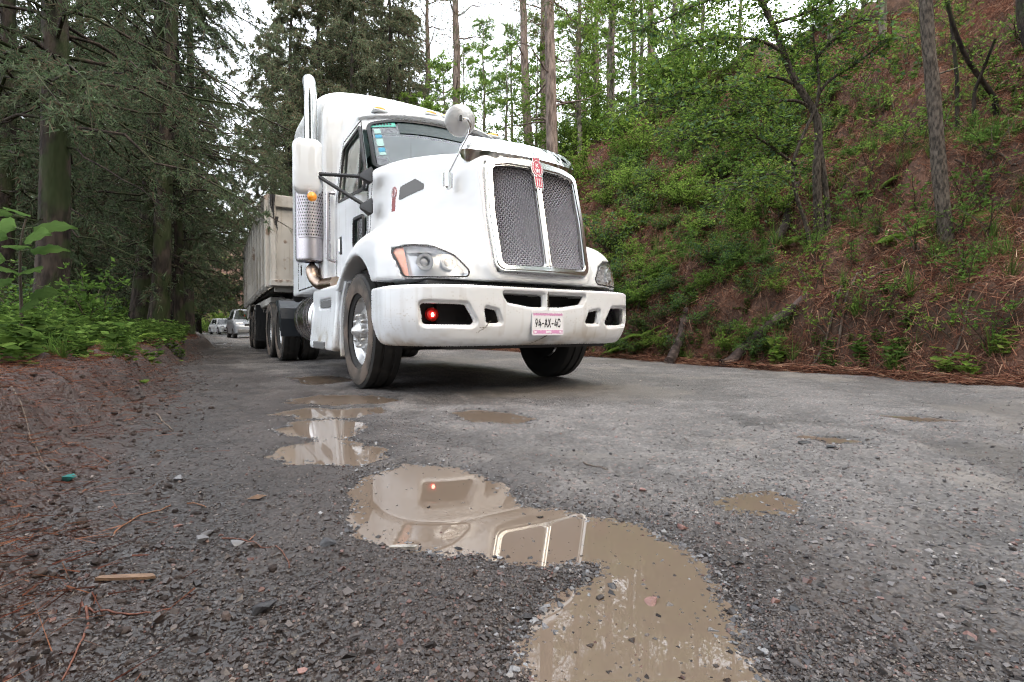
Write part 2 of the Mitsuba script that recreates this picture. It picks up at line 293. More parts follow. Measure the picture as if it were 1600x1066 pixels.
# ---------------------------------------------------------------- the tractor
TRK = frame(0, 0, 0)
lab('truck', 'white long-nose semi truck tractor with chrome mesh grille parked on the wet gravel road', 'truck')
def tp(name, mesh, m, smooth=30, label=None, **kw):
    k = put('truck__'+name, mesh, m, TRK, smooth, **kw)
    if label: lab(k, label)
    return k
def mir(m): q = m.copy(); q.vertices[:, 1] *= -1; q.faces = q.faces[:, ::-1]; return q
def yz(v, x0=0): return np.stack([x0+v[:, 2], v[:, 0], v[:, 1]], 1)          # polygon (y, z), extruded along +x
def xz(v, y0=0): return np.stack([v[:, 0], y0-v[:, 2], v[:, 1]], 1)          # polygon (x, z), extruded along -y
def xgr(z): return 1.33-.21*(z-.97)/.95                                       # grille plane
HL = [(-1.135, 1.165), (-1.0, 1.19), (-.86, 1.175), (-.73, 1.11), (-.63, .985), (-.65, .945), (-.85, .935), (-1.075, .94)]   # headlight outline (y, z)
HLP = rpoly(HL, .035)
def polysd(poly, u, v):
    """signed distance to a polygon, on a raster for speed"""
    b = poly.bounds; lo = np.array(b[:2])-.4; hi = np.array(b[2:])+.4; st = .01
    gu, gv = np.arange(lo[0], hi[0], st), np.arange(lo[1], hi[1], st)
    key = poly.wkt
    if key not in polysd.c:
        U, V = np.meshgrid(gu, gv, indexing='ij'); pts = shapely.points(U.ravel(), V.ravel())
        d = shapely.distance(poly.exterior, pts); ins = shapely.contains(poly, pts)
        polysd.c[key] = np.where(ins, -d, d).reshape(U.shape)
    from scipy.ndimage import map_coordinates
    u, v = np.broadcast_arrays(u, v); sh = u.shape
    return map_coordinates(polysd.c[key], [(u.ravel()-lo[0])/st, (v.ravel()-lo[1])/st], order=1, mode='nearest').reshape(sh)
polysd.c = {}
def fender_d(x, y, z):
    ay = np.abs(y)
    plan = rbox2(x-.22, y, 1.01, 1.20, .62)
    plan = np.where(x < .3, np.maximum(ay-1.20, -.70-x), plan)
    zf = interp(x, [-.75, -.55, -.3, 0, .3, .6, .9, 1.1, 1.25], [1.12, 1.23, 1.36, 1.43, 1.44, 1.40, 1.31, 1.21, 1.14])
    d = smax(plan, (z-zf)*.9, .27)
    return smax(d, .925-z, .02)
def hood_d(x, y, z):
    W = interp(x, [-.4, 0, .4, .8, 1.1, 1.35], [.985, .90, .775, .63, .52, .47])
    zt = interp(x, [-.4, 0, .4, .8, 1.15, 1.35], [2.16, 2.145, 2.10, 2.03, 1.945, 1.88])
    W = W+(1.6-z)*.05
    hz = (zt-.9)/2
    d = rbox2(y, z-(zt+.9)/2, W, hz, .17)
    d = smax(d, (x-xgr(z)+.03)*.95, .03)
    return np.maximum(d, -.33-x)
def nose_d(x, y, z):
    d = smin(hood_d(x, y, z), fender_d(x, y, z), .15)
    d = smax(d, .925-z, .015)
    arch = np.hypot(x, z-.50)-.70
    d = smax(d, -np.maximum(arch, .60-np.abs(y)), .025)
    d = np.maximum(d, -np.maximum(np.maximum(x-.98, np.abs(y)-1.02), np.maximum(z-1.12, -(x+.9))))    # hollow below
    cut = polysd(HLP, -np.abs(y)+0*z, z+0*y)
    cut = np.maximum(cut, .55-x)
    d = np.maximum(d, -np.maximum(cut, -fender_d(x, y, z)-.11))
    d = np.maximum(d, -np.maximum(np.maximum(np.abs(y)-.44, np.abs(z-1.44)-.455), xgr(z)-.20-x))
    return d
nose = surfnet(nose_d, (-.80, -1.26, .88), (1.36, 1.26, 2.22), .0165)
tp('hood', nose, 'white_paint', True)
# bumper
FOG = rpoly([(-1.02, .735), (-.72, .725), (-.645, .60), (-.67, .575), (-1.0, .58)], .022)
VNT = rpoly([(-.565, .705), (-.46, .685), (-.425, .60), (-.44, .59), (-.545, .59)], .012)
CEN = rpoly([(-.41, .825), (-.025, .825), (-.025, .72), (-.15, .72), (-.36, .75)], .012)
def bump_o(x, y, z):
    z0 = np.clip((.66-z)/.3, 0, 1)**2*.10
    zc = (z-.632)
    plan = rbox2(x-.36, y, .99-z0, 1.20-z0*.7, .56)
    d = smax(plan, np.abs(zc)-.242, .03)
    return smax(d, (.385+.10*np.clip((.70-x)/.2, 0, 1)**2)-z, .10)
def bump_d(x, y, z):
    o = bump_o(x, y, z)
    d = np.maximum(o, -np.maximum(o+.06, -(z-.40)))
    d = np.maximum(d, .57-x+.35*np.clip(.62-z, 0, 1))
    yy = -np.abs(y)+0*z; zz = z+0*y
    cut = np.minimum(np.minimum(polysd(FOG, yy, zz), polysd(VNT, yy, zz)), polysd(CEN, yy, zz))
    rec = np.minimum(np.minimum(polysd(FOG, yy, zz)-.02, polysd(VNT, yy, zz)-.016), polysd(CEN, yy, zz)-.014)
    d = smax(d, -np.maximum(rec, -.022-o), .016)
    return smax(d, -cut, .012)
tp('bumper', surfnet(bump_d, (.30, -1.28, .36), (1.40, 1.28, .90), .0115), 'white_paint', True)
tp('bumper_backing', cat(cbox((1.06, 0, .64), (.10, 1.7, .40), .02), *[cbox((.82, s*.78, .66), (.4, .5, .3), .02) for s in (-1, 1)]), 'black_matte')
tp('air_dam', cat(cbox((1.10, 0, .41), (.12, 1.6, .05), .01), cbox((.9, 0, .9), (.45, 1.9, .03), .01)), 'black_plastic')
for s in (-1, 1):
    fg = 'fog_lamp'
    m = lathe([(0, .03), (.035, .028), (.046, .012), (.052, 0), (.052, -.05), (0, -.06)], 20, 'x'); m.apply_transform(trimesh.transformations.rotation_matrix(s*.5, [0, 0, 1])); m.apply_translation((1.075 if s < 0 else 1.05, s*.885, .655))
    if s < 0:
        scene['red_lamp_glow'] = two({'type': 'principled', 'base_color': {'type': 'rgb', 'value': [.75, .03, .02]}, 'roughness': .15, 'clearcoat': 1.0})
        k = tp(fg, m, 'red_lamp_glow', label='lit red lamp in the bumper opening')
        e = ico(2); e.apply_scale((.008, .013, .017)); e.apply_translation((1.108, s*.893, .652))
        k2 = put(k+'__bulb', e, None, TRK, True); scene[k2]['emitter'] = {'type': 'area', 'radiance': {'type': 'rgb', 'value': [1.6, .30, .22]}}; scene[k2]['bsdf'] = {'type': 'diffuse', 'reflectance': {'type': 'rgb', 'value': [.6, .1, .1]}}
    else: tp(fg, m, 'dull_steel')
    tp('lamp_recess', cbox((.98, s*.80, .68), (.1, .46, .19), .02), 'black_plastic')
# licence plate
PX = 1.358
def pl(v, x0): return np.stack([x0+v[:, 2], v[:, 0], v[:, 1]], 1)
mat('plate_white', (.74, .74, .76), .4); mat('plate_pink', (.62, .30, .50), .45); mat('plate_ink', (.03, .03, .04), .5); mat('plate_rim', (.72, .72, .74), .35)
pk = tp('licence_plate', prism(rpoly([(-.15, .50), (.15, .50), (.15, .675), (-.15, .675)], .012), .006, lambda v: pl(v, PX)), 'plate_white')
TXM = np.array([[0, 0, 1, 0], [1, 0, 0, 0], [0, 1, 0, 0], [0, 0, 0, 1.0]])
def at(x, y, z): M = TXM.copy(); M[:3, 3] = x, y, z; return M
_n = tx('94-AX-4C', .066, np.eye(4), .002, True); _n.vertices[:, 0] *= .125/_n.bounds[1][0]; _n.apply_transform(at(PX+.0062, 0, .592)); put(pk+'__number', _n, 'plate_ink', TRK, False)
put(pk+'__band', prism(sg.box(-.145, .506, .145, .535), .002, lambda v: pl(v, PX+.0061)), 'plate_pink', TRK)
put(pk+'__band', prism(sg.box(-.145, .652, .145, .669), .002, lambda v: pl(v, PX+.0061)), 'plate_pink', TRK)
put(pk+'__rim', prism(rpoly([(-.156, .494), (.156, .494), (.156, .681), (-.156, .681)], .014).difference(sg.box(-.146, .504, .146, .671)), .009, lambda v: pl(v, PX)), 'plate_rim', TRK)
put(pk+'__band_mark', cat(*[prism(sg.box(a, .512, b, .529), .001, lambda v: pl(v, PX+.0083)) for a, b in ((-.135, -.115), (-.02, .03), (.115, .135))]), 'plate_white', TRK)
mat('crack', (.10, .08, .06), .9)
crk = [[(1.0, -.52, .607), (1.0, -.545, .585), (1.0, -.555, .560), (1.0, -.60, .535), (1.0, -.63, .515)], [(1, .02, .49), (1, -.03, .465), (1, -.08, .44), (1, -.13, .42)], [(1, .015, .845), (1, .012, .79), (1, .02, .74), (1, .014, .69)], [(1, -.56, .56), (1, -.62, .553)]]
def on_surface(dfn, y, z, x0=1.6, x1=.2):
    """march along -x to the surface of dfn"""
    x = np.full(np.shape(y), x0, float)
    for _ in range(60): x = x-np.clip(dfn(x, y, z), -.05, .2)*.8
    return x
for c in crk:
    c = np.array(c, float); c = np.concatenate([np.linspace(a, b, 6)[:-1] for a, b in zip(c[:-1], c[1:])]+[c[-1:]])
    c[:, 1] += .004*np.sin(np.arange(len(c))*2.1); c[:, 0] = on_surface(bump_o, c[:, 1], c[:, 2])+.000
    tp('bumper_crack', tube(c, np.linspace(.0035, .0015, len(c)), 5), 'crack')
# grille
def G(v, d0=0.0):
    y, z, d = v[:, 0], v[:, 1], v[:, 2]+d0
    return np.stack([xgr(z)+d*.976+.035*(1-np.abs(y)/.46)-.012*(y/.46)**4, y, z+d*.2], 1)
def dens(p, n=4):
    return shapely.segmentize(p, .04)
outer = sg.Polygon([(-.46, .99), (.46, .99), (.478, 1.45), (.455, 1.88), (.30, 1.925), (0, 1.945), (-.30, 1.925), (-.455, 1.88), (-.478, 1.45)]).buffer(-.08).buffer(.08)
iL = rpoly([(-.405, 1.035), (-.028, 1.035), (-.028, 1.865), (-.25, 1.865), (-.40, 1.835), (-.42, 1.45)], .05); iR = affinity.scale(iL, -1, 1, origin=(0, 0))
ring = outer.difference(iL).difference(iR)
def shell(poly, d0, d1):
    m = prism(dens(poly), d1-d0); m = m.subdivide_to_size(.06); m.vertices = G(m.vertices, d0); return m
gk = tp('grille_surround', shell(ring, -.13, .02), 'chrome', 25)
b = shell(ring.intersection(outer.buffer(-.012).difference(iL.buffer(.012)).difference(iR.buffer(.012))), .018, .034)
put(gk+'__bead', b, 'chrome', TRK, 25)
put(gk+'__centre_bar', cat(*[tube(G(np.array([[yy, z, .035] for z in np.linspace(1.04, 1.86, 12)])), .011, 8) for yy in (-.014, .014)]), 'chrome', TRK, 40)
tp('radiator', prism(outer.buffer(-.03), .01, lambda v: G(v, -.12)), 'black_matte')
def wires(poly):
    out = []; P0 = .0165
    b = poly.bounds
    for k, (ang) in enumerate((0, 1)):
        lo, hi = (b[0], b[2]) if ang == 0 else (b[1], b[3])
        for i, u in enumerate(np.arange(lo+P0/2, hi, P0)):
            ln = sg.LineString([(u, b[1]-1), (u, b[3]+1)] if ang == 0 else [(b[0]-1, u), (b[2]+1, u)]).intersection(poly.buffer(.01))
            for g in getattr(ln, 'geoms', [ln]):
                c = np.array(g.coords)
                if len(c) < 2: continue
                a0, a1 = c[:, 1-ang].min(), c[:, 1-ang].max(); n = max(4, int((a1-a0)/P0*2)); t = np.linspace(a0, a1, n)
                w = .0045*np.cos((t-b[1-ang])/P0*np.pi+np.pi*(i+ang))
                v = np.stack([t*0+u, t, w], 1) if ang == 0 else np.stack([t, t*0+u, w], 1)
                out.append(tube(G(v, -.022), .0030, 4, cap=False))
    return cat(*out)
for q in (iL, iR): k = tp('grille_mesh', wires(q), 'dull_steel', 60)
# badge
ov = affinity.translate(affinity.scale(sg.Point(0, 0).buffer(1, quad_segs=10), .062, .082), 0, 1.865)
bp = ov.union(sg.Polygon([(-.045, 1.80), (.045, 1.80), (.04, 1.685), (-.04, 1.685)])).union(affinity.translate(sg.box(-.038, 0, .038, .035), 0, 1.925))
bk = tp('badge', shell(bp, .02, .045), 'chrome', 25, label='red and chrome oval emblem on top of the grille')
put(bk+'__red_field', shell(ov.buffer(-.010).union(sg.Polygon([(-.036, 1.79), (.036, 1.79), (.032, 1.695), (-.032, 1.695)])), .044, .047), 'red_enamel', TRK)
put(bk+'__ring', shell(ov.buffer(-.016).difference(ov.buffer(-.021)), .0465, .049), 'plate_white', TRK)
L = []
for ch, zz in (('K', 1.885), ('W', 1.84)):
    m = tx(ch, .036, np.eye(4), .002, True); m.vertices[:, 1] += zz; m.vertices = G(m.vertices, .047); L.append(m)
put(bk+'__letters', cat(*L), 'plate_white', TRK, False)
put(bk+'__stripe', cat(*[shell(sg.box(a-.003, 1.70, a+.003, 1.775), .0465, .049) for a in (-.02, 0, .02)]), 'plate_white', TRK)
put(bk+'__crest', cat(*[shell(sg.box(a-.008, 1.928, a+.008, 1.952), .044, .048) for a in (-.022, 0, .022)]), 'red_enamel', TRK)
# chrome bug deflector
cp = np.array([(.93, -.575), (.99, -.555), (1.05, -.47), (1.10, -.32), (1.13, -.16), (1.14, 0)]); cp = np.vstack([cp, cp[-2::-1]*[1, -1]])
from scipy.interpolate import CubicSpline
tt = np.linspace(0, 10, 61); cpp = CubicSpline(np.arange(11), cp)(tt)
e = .55+.45*np.clip(np.minimum(tt, 10-tt)/1.0, 0, 1)
prof = [(-.02, -.09), (.012, 0), (-.02, .075), (-.085, .14), (-.098, .135), (-.04, .065), (-.01, -.01), (-.035, -.095)]
nrm = np.gradient(cpp, axis=0); nrm = np.stack([nrm[:, 1], -nrm[:, 0]], 1); nrm /= np.linalg.norm(nrm, axis=1, keepdims=True)
zb = 1.985+.05*np.clip(np.minimum(tt, 10-tt)/5, 0, 1)*0+interp(cpp[:, 0], [.7, .9, 1.1, 1.2], [.03, .02, -.01, -.02])
Pq = np.stack([np.concatenate([cpp+nrm*a*(.3+.7*e[:, None]), (zb+b_*(.25+.75*e))[:, None]], 1) for a, b_ in prof+prof[:1]], 1)
tp('bug_deflector', grid(Pq, True), 'crumpled_chrome', 35)
# headlights
def lens_patch(dfn, poly, off, st=.012, x0=1.5):
    b = poly.bounds; ys, zs = np.arange(b[0]-st, b[2]+2*st, st), np.arange(b[1]-st, b[3]+2*st, st)
    tri = trimesh.creation.triangulate_polygon(shapely.segmentize(poly, .015), engine='earcut') if False else None
    m = trimesh.creation.extrude_polygon(shapely.segmentize(poly, .02), .01, engine='earcut').subdivide_to_size(.03)
    v = m.vertices; x = on_surface(dfn, v[:, 0], np.array(v[:, 1]), x0); m.vertices = np.stack([x+off-.008+v[:, 2]*.8, v[:, 0], v[:, 1]], 1); return m
def one_sheet(dfn, poly, off, x0=1.5):
    v, f = trimesh.creation.triangulate_polygon(shapely.segmentize(poly, .03), engine='earcut')
    v = np.column_stack([v, np.zeros(len(v))]); m = TM(v, f)
    m = trimesh.Trimesh(*trimesh.remesh.subdivide_to_size(m.vertices, m.faces, .035))
    v = m.vertices; x = on_surface(dfn, v[:, 0], np.array(v[:, 1]), x0); m.vertices = np.stack([x+off, v[:, 0], v[:, 1]], 1); return m
mat('reflector', (.55, .57, .60), .3, metal=.6)
mat('lamp_grey', (.34, .35, .37), .35)
AMB = HLP.intersection(sg.Polygon([(-1.3, .8), (-1.02, .8), (-1.045, 1.05), (-1.06, 1.4), (-1.3, 1.4)]))
for s in (-1, 1):
    fx = (lambda m: m) if s < 0 else mir
    hk = tp('headlight', fx(one_sheet(fender_d, HLP, -.004)), 'lens', True)
    put(hk+'__housing', fx(one_sheet(fender_d, HLP.buffer(.004), -.085)), 'reflector', TRK, True)
    put(hk+'__turn_signal', fx(one_sheet(fender_d, AMB.buffer(-.006), -.022)), 'amber_dull', TRK, True)
    put(hk+'__rim', fx(lens_patch(fender_d, HLP.buffer(.006).difference(HLP.buffer(-.004)), .004)), 'black_plastic', TRK, 40)
    for (yy, zz, r, nm) in ((-.93, 1.055, .062, 'low_beam'), (-.765, 1.055, .058, 'high_beam')):
        x = float(on_surface(fender_d, np.array([yy]), np.array([zz]))[0])
        m = lathe([(0, -.035), (r*.35, -.03), (r*.6, -.012), (r*.66, .008), (r*.8, .010), (r, .010), (r*1.06, .002), (r*1.08, -.05)], 24, 'x'); m.apply_transform(trimesh.transformations.rotation_matrix(-.45 if yy < -.85 else -.25, [0, 0, 1])); m.apply_translation((x-.045, yy, zz))
        kk = put(hk+'__'+nm, fx(m), 'reflector', TRK, 40)
        b = ico(2); b.apply_scale(r*.55); b.apply_translation((x-.072, yy, zz)); put(hk+'__projector_lens', fx(b), 'lamp_grey', TRK, True)
    put(hk+'__divider', fx(one_sheet(fender_d, HLP.intersection(sg.box(-1.04, 1.12, -.6, 1.3)).buffer(-.008), -.05)), 'lamp_grey', TRK, True)
# ---- cab and sleeper
def xws(y, z): return -.10-.62*(z-2.12)-.34*(np.abs(y)/.86)**2.2*(.55+.45*np.abs(y)/.86)
def roof(x, y):
    z = interp(-x, [.4, .72, .9, 1.4, 2.0, 2.6, 3.2, 3.8], [2.86, 2.91, 2.98, 3.28, 3.58, 3.77, 3.84, 3.85])
    return z-.10*np.clip(np.abs(y)/1.0, 0, 1.3)**2.2-.05*np.clip((x+.9)/.3, 0, 1)*(y/.9)**2
def cab_d(x, y, z):
    ay = np.abs(y)
    d = ay-(1.0-.11*np.clip((z-1.9)/1.0, 0, 1.2)**1.3)
    d = smax(d, (z-roof(x, y))*.92, .10)
    d = smax(d, np.where(z > 2.80, x-xws(y, 2.80+0*z)-.05-.25*(2.9-z)*0, (x-xws(y, np.maximum(z, 2.05)))*.85), .05)
    d = np.maximum(d, x+.14)
    d = np.maximum(d, -1.62-x)
    return smax(d, 1.0-z+.0*x, .04)
def slp_d(x, y, z):
    hw = 1.125-.06*np.clip((z-2.6)/1.0, 0, 1.2)**2
    d = rbox2(x+2.60, y, 1.10, 1.125, .07)
    d = np.maximum(d, np.abs(y)-hw)
    front = x+1.50+np.clip((z-2.45)/.9, 0, 1)**1.0*(-.10)      # front edge of the sleeper shoulder
    d = np.maximum(d, front)
    d = smax(d, (z-roof(x, y)-.02)*.93, .30)
    return smax(d, 1.03-z, .03)
WS = rpoly([(-.845, 2.20), (-.60, 2.12), (.60, 2.12), (.845, 2.20), (.82, 2.73), (.6, 2.76), (-.6, 2.76), (-.82, 2.73)], .06)
SW = rpoly([(-1.36, 2.0), (-.30, 1.92), (-.36, 2.15), (-.74, 2.66), (-1.36, 2.62)], .05)
PW = rpoly([(-.72, 1.40), (-.38, 1.40), (-.35, 1.66), (-.70, 1.68)], .04)
def body_d(x, y, z):
    c = cab_d(x, y, z)
    d = smin(c, slp_d(x, y, z), .05)
    d = np.maximum(d, -np.maximum(np.maximum(c+.05, 1.25-z), -(x+1.45)))
    ws = np.maximum(polysd(WS, y+0*z, z+0*y), -.95-x)
    d = smax(d, -ws, .012)
    yy = np.abs(y); sw = np.maximum(np.minimum(polysd(SW, x+0*z, z+0*x), polysd(PW, x+0*z, z+0*x)), .6-yy)
    return smax(d, -sw, .012)
tp('cab', surfnet(body_d, (-3.78, -1.18, .90), (-.04, 1.18, 3.92), .021), 'cab_paint', True)
def wsheet(poly, off, thick=None, st=.05):
    m = trimesh.creation.extrude_polygon(shapely.segmentize(poly, .05), thick, engine='earcut').subdivide_to_size(.07) if thick else None
    if m is None:
        v, f = trimesh.creation.triangulate_polygon(shapely.segmentize(poly, .06), engine='earcut'); m = trimesh.Trimesh(*trimesh.remesh.subdivide_to_size(np.column_stack([v, np.zeros(len(v))]), f, .08))
    v = m.vertices; m.vertices = np.stack([xws(v[:, 0], v[:, 1])+off+v[:, 2], v[:, 0], v[:, 1]], 1); return m
wk = tp('windshield', wsheet(WS.buffer(.015), -.015), 'glass', True)
put(wk+'__gasket', wsheet(WS.buffer(.016).difference(WS.buffer(-.016)), -.018, .028), 'black_plastic', TRK, 35)
mat('sticker_green', (.10, .42, .34), .4); mat('sticker_blue', (.03, .24, .38), .4); mat('sticker_white', (.30, .46, .43), .5); mat('visor_and_shade_dark', (.015, .03, .03), .3)
put(wk+'__sticker', wsheet(sg.box(-.80, 2.69, -.59, 2.745), -.010, .003), 'sticker_green', TRK, label=None) if False else put(wk+'__sticker', wsheet(sg.box(-.80, 2.685, -.58, 2.745), -.010, .003), 'sticker_green', TRK)
put(wk+'__sticker_text', wsheet(sg.box(-.77, 2.705, -.61, 2.725), -.006, .003).difference if False else cat(*[wsheet(sg.box(a, 2.703, a+.018, 2.727), -.0065, .002) for a in np.arange(-.77, -.62, .027)]), 'plate_ink', TRK)
for i, (z0, z1, mm) in enumerate(((2.60, 2.66, 'sticker_white'), (2.545, 2.585, 'sticker_blue'), (2.44, 2.535, 'sticker_white'), (2.37, 2.42, 'sticker_blue'), (2.33, 2.365, 'sticker_white'))):
    put(wk+'__sticker', wsheet(sg.box(-.78, z0, -.725, z1), -.010, .003), mm, TRK)
put(wk+'__tint_strip', wsheet(WS.buffer(-.012).intersection(sg.box(-.56, 2.60, .9, 2.9)), -.008, .003), 'visor_and_shade_dark', TRK); put(wk+'__sun_visor', wsheet(sg.box(-.78, 2.60, .78, 2.80), -.10, .012), 'visor_and_shade_dark', TRK)  # outer strip paints the dark shading along the glass top; visor shares its colour
for s in (-1, 1):
    fx = (lambda m: m) if s < 0 else mir
    dk = tp('door_window', fx(prism(SW.buffer(.012), .004, lambda v: np.stack([v[:, 0], -.975+.11*np.clip((v[:, 1]-1.9)/1.0, 0, 1.2)**1.3+v[:, 2], v[:, 1]], 1))), 'glass_dark')
    fr = prism(shapely.segmentize(SW.buffer(.02).difference(SW.buffer(-.012)), .06), .02, lambda v: np.stack([v[:, 0], -1.006+.11*np.clip((v[:, 1]-1.9)/1.0, 0, 1.2)**1.3+v[:, 2], v[:, 1]], 1))
    put(dk+'__frame', fx(fr), 'black_plastic', TRK)
    put(dk+'__vent_bar', fx(tube([(-.56, -.985, 1.95), (-.60, -.94, 2.46)], .012, 6)), 'black_plastic', TRK)
    pk2 = tp('peep_window', fx(prism(PW.buffer(.012), .004, lambda v: np.stack([v[:, 0], -.985+v[:, 2], v[:, 1]], 1))), 'glass_dark')
    put(pk2+'__frame', fx(prism(PW.buffer(.018).difference(PW.buffer(-.01)), .02, lambda v: np.stack([v[:, 0], -1.006+v[:, 2], v[:, 1]], 1))), 'black_plastic', TRK)
    # door seams, handle, hinges
    seam = sg.LineString([(-.20, 1.12), (-.17, 1.9), (-.30, 2.16), (-.70, 2.72), (-1.40, 2.70), (-1.46, 2.0), (-1.46, 1.12), (-.20, 1.12)]).buffer(.006)
    tp('door_seam', fx(prism(shapely.segmentize(seam, .05), .006, lambda v: np.stack([v[:, 0], -1.0035+.11*np.clip((v[:, 1]-1.9)/1.0, 0, 1.2)**1.3+v[:, 2], v[:, 1]], 1))), 'black_matte')
    hd = tp('door_handle', fx(cbox((-1.22, -1.006, 1.48), (.06, .016, .20), .008)), 'black_plastic')
    put(hd+'__lever', fx(cbox((-1.225, -1.018, 1.48), (.022, .02, .15), .008)), 'chrome', TRK)
    # sleeper hatches
    for (x0, x1, z0, z1) in ((-3.2, -2.05, 1.55, 2.35), (-3.2, -2.05, 1.08, 1.50)):
        r_ = rpoly([(x0, z0), (x1, z0), (x1, z1), (x0, z1)], .06); ln = r_.difference(r_.buffer(-.014))
        tp('hatch_seam', fx(prism(ln, .006, lambda v: np.stack([v[:, 0], -1.1285+v[:, 2], v[:, 1]], 1))), 'black_matte')
    tp('hatch_latch', fx(cbox((-2.95, -1.13, 1.36), (.05, .012, .14), .006)), 'black_plastic')
    tp('grab_handle', fx(tube([(-2.9, -1.125, 1.75), (-2.9, -1.17, 1.78), (-2.9, -1.17, 2.15), (-2.9, -1.125, 2.18)], .011, 6)), 'dull_steel')
    # drip rail and roof trim
    tp('side_extender', fx(cbox((-1.53, -1.06, 1.9), (.05, .07, 1.5), .02)), 'black_plastic')
# hood-side louvre and badge (both flanks)
def hood_y(x, z):
    y = np.full(np.shape(x), -1.4)
    for _ in range(60): y = y+np.clip(nose_d(x, y, z), -.05, .2)*.7
    return y
def side_sheet(poly, thick, off):
    m = trimesh.creation.extrude_polygon(shapely.segmentize(poly, .03), thick, engine='earcut').subdivide_to_size(.05); v = m.vertices
    m.vertices = np.stack([v[:, 0], hood_y(np.array(v[:, 0]), np.array(v[:, 1]))-off+thick-v[:, 2], v[:, 1]], 1); m.faces = m.faces; return m
LV = rpoly([(.21, 1.705), (.225, 1.83), (.42, 1.865), (.53, 1.80), (.53, 1.755), (.37, 1.735)], .02)
for s in (-1, 1):
    fx = (lambda m: m) if s < 0 else mir
    tp('hood_louvre', fx(side_sheet(LV, .012, .004)), 'grey_trim', 35)
    ob = affinity.translate(affinity.scale(sg.Point(0, 0).buffer(1), .038, .055), .14, 1.79).union(sg.box(.118, 1.62, .162, 1.76))
    k = tp('side_badge', fx(side_sheet(ob, .012, .004)), 'maroon_enamel', 35)
    put(k+'__ring', fx(side_sheet(affinity.translate(affinity.scale(sg.Point(0, 0).buffer(1), .026, .040).difference(affinity.scale(sg.Point(0, 0).buffer(1), .020, .034)), .14, 1.79), .006, .0085)), 'dull_steel', TRK)
    tp('hood_seam', fx(side_sheet(sg.LineString([(-.24, 1.30), (-.245, 1.98)]).buffer(.004), .004, .001)), 'black_matte')
# interior
for s in (-1, 1):
    k = tp('seat', cat(cbox((-1.2, s*.5, 1.62), (.5, .5, .15), .05), cbox((-1.40, s*.5, 2.05), (.14, .5, .75), .05), cbox((-1.42, s*.5, 2.52), (.1, .28, .2), .04)), 'seat_dark')
tp('dashboard', cat(cbox((-.62, 0, 1.86), (.5, 1.7, .35), .08), cbox((-.70, .5, 2.05), (.22, .5, .12), .05)), 'seat_dark')
sw = trimesh.creation.torus(.22, .018, major_sections=24, minor_sections=8); sw.apply_transform(trimesh.transformations.rotation_matrix(-.6, [0, 1, 0])); sw.apply_translation((-.92, .5, 2.06)); tp('steering_wheel', sw, 'seat_dark')
tp('rear_cabin_wall', cbox((-1.50, 0, 2.1), (.03, 1.8, 1.7), .005), 'seat_dark')
# roof lamps
for y in (-.70, -.19, 0, .19, .70):
    x = float(xws(np.array(y), np.array(2.80))-.06); z = float(roof(np.array(x-.02), np.array(y)))
    b = ico(2); b.apply_scale((.05, .075, .032)); b.vertices[:, 2] = np.maximum(b.vertices[:, 2], -.012); b.apply_translation((x+.03, y, z+.012))
    k = tp('roof_lamp', b, 'amber', True); put(k+'__base', cbox((x+.03, y, z-.006), (.12, .17, .018), .006), 'cab_paint', TRK)
# exhaust stack and heat shield (right-hand side of the truck)
sx, sy = -1.72, -1.22
prof = [(.0, 3.02)]
zc = np.linspace(2.42, 3.27, 10); pts = [(sx, sy, z) for z in zc]
for a in np.linspace(.15, .85, 7): pts.append((sx-.30+.30*math.cos(a), sy, 3.27+.32*math.sin(a)))
st = tp('exhaust_stack', cat(tube(pts, .073, 20, cap=False), tube(pts, .068, 20, cap=False)), 'chrome', 60)
put(st+'__canister', cat(lathe([(.07, 2.46), (.175, 2.40), (.18, 2.36), (.18, 1.37), (.17, 1.34), (.08, 1.33)], 32)), 'dull_steel', TRK, 40)
scene['truck__exhaust_stack__canister']['to_world'] = tw(TRK@trimesh.transformations.translation_matrix((sx, sy, 0)))
t_ = np.linspace(-1.15, .75, 19)
Pq = np.stack([np.stack([sx+.192*np.cos(t_), sy+.192*np.sin(t_), 0*t_+z], 1) for z in (1.60, 2.36)], 0)
put(st+'__heat_shield', grid(Pq), 'dull_steel', TRK, True)
dots = []
for i, z in enumerate(np.arange(1.63, 2.34, .036)):
    for j, a in enumerate(np.arange(-1.05, .60, .14)):
        a2 = a+.07*(i % 2); c = np.array([sx+.194*math.cos(a2), sy+.194*math.sin(a2), z]); e1 = np.array([-math.sin(a2), math.cos(a2), 0])
        g = np.arange(6)*np.pi/3; dots.append(TM(c+.0085*np.cos(g)[:, None]*e1+.0115*np.sin(g)[:, None]*np.array([0, 0, 1]), [[0, 1, 2], [0, 2, 3], [0, 3, 4], [0, 4, 5]]))
put(st+'__perforation', cat(*dots), 'black_matte', TRK, False); lab(st+'__perforation', kind='stuff')
el = [(sx, sy, 1.36), (sx, sy, 1.26)]+[(sx+.2-.2*math.cos(a), sy+.10*(1-math.cos(a)), 1.26-.2*math.sin(a)) for a in np.linspace(.3, 1.57, 7)]+[(sx+.6, sy+.14, 1.05)]
put(st+'__elbow', tube(el, .072, 16), 'burnt_steel', TRK, 60)
tp('grab_rail', cat(tube([(-1.42, -1.02, 1.33), (-1.42, -1.10, 1.34), (-1.42, -1.10, 2.10), (-1.42, -1.02, 2.11)], .026, 10)), 'dull_steel', 60)
# intake pipe behind the canister
tp('intake_pipe', cat(tube([(-1.75, -1.10, 1.1), (-1.75, -1.10, 2.35)], .045, 16)), 'dull_steel', 60)
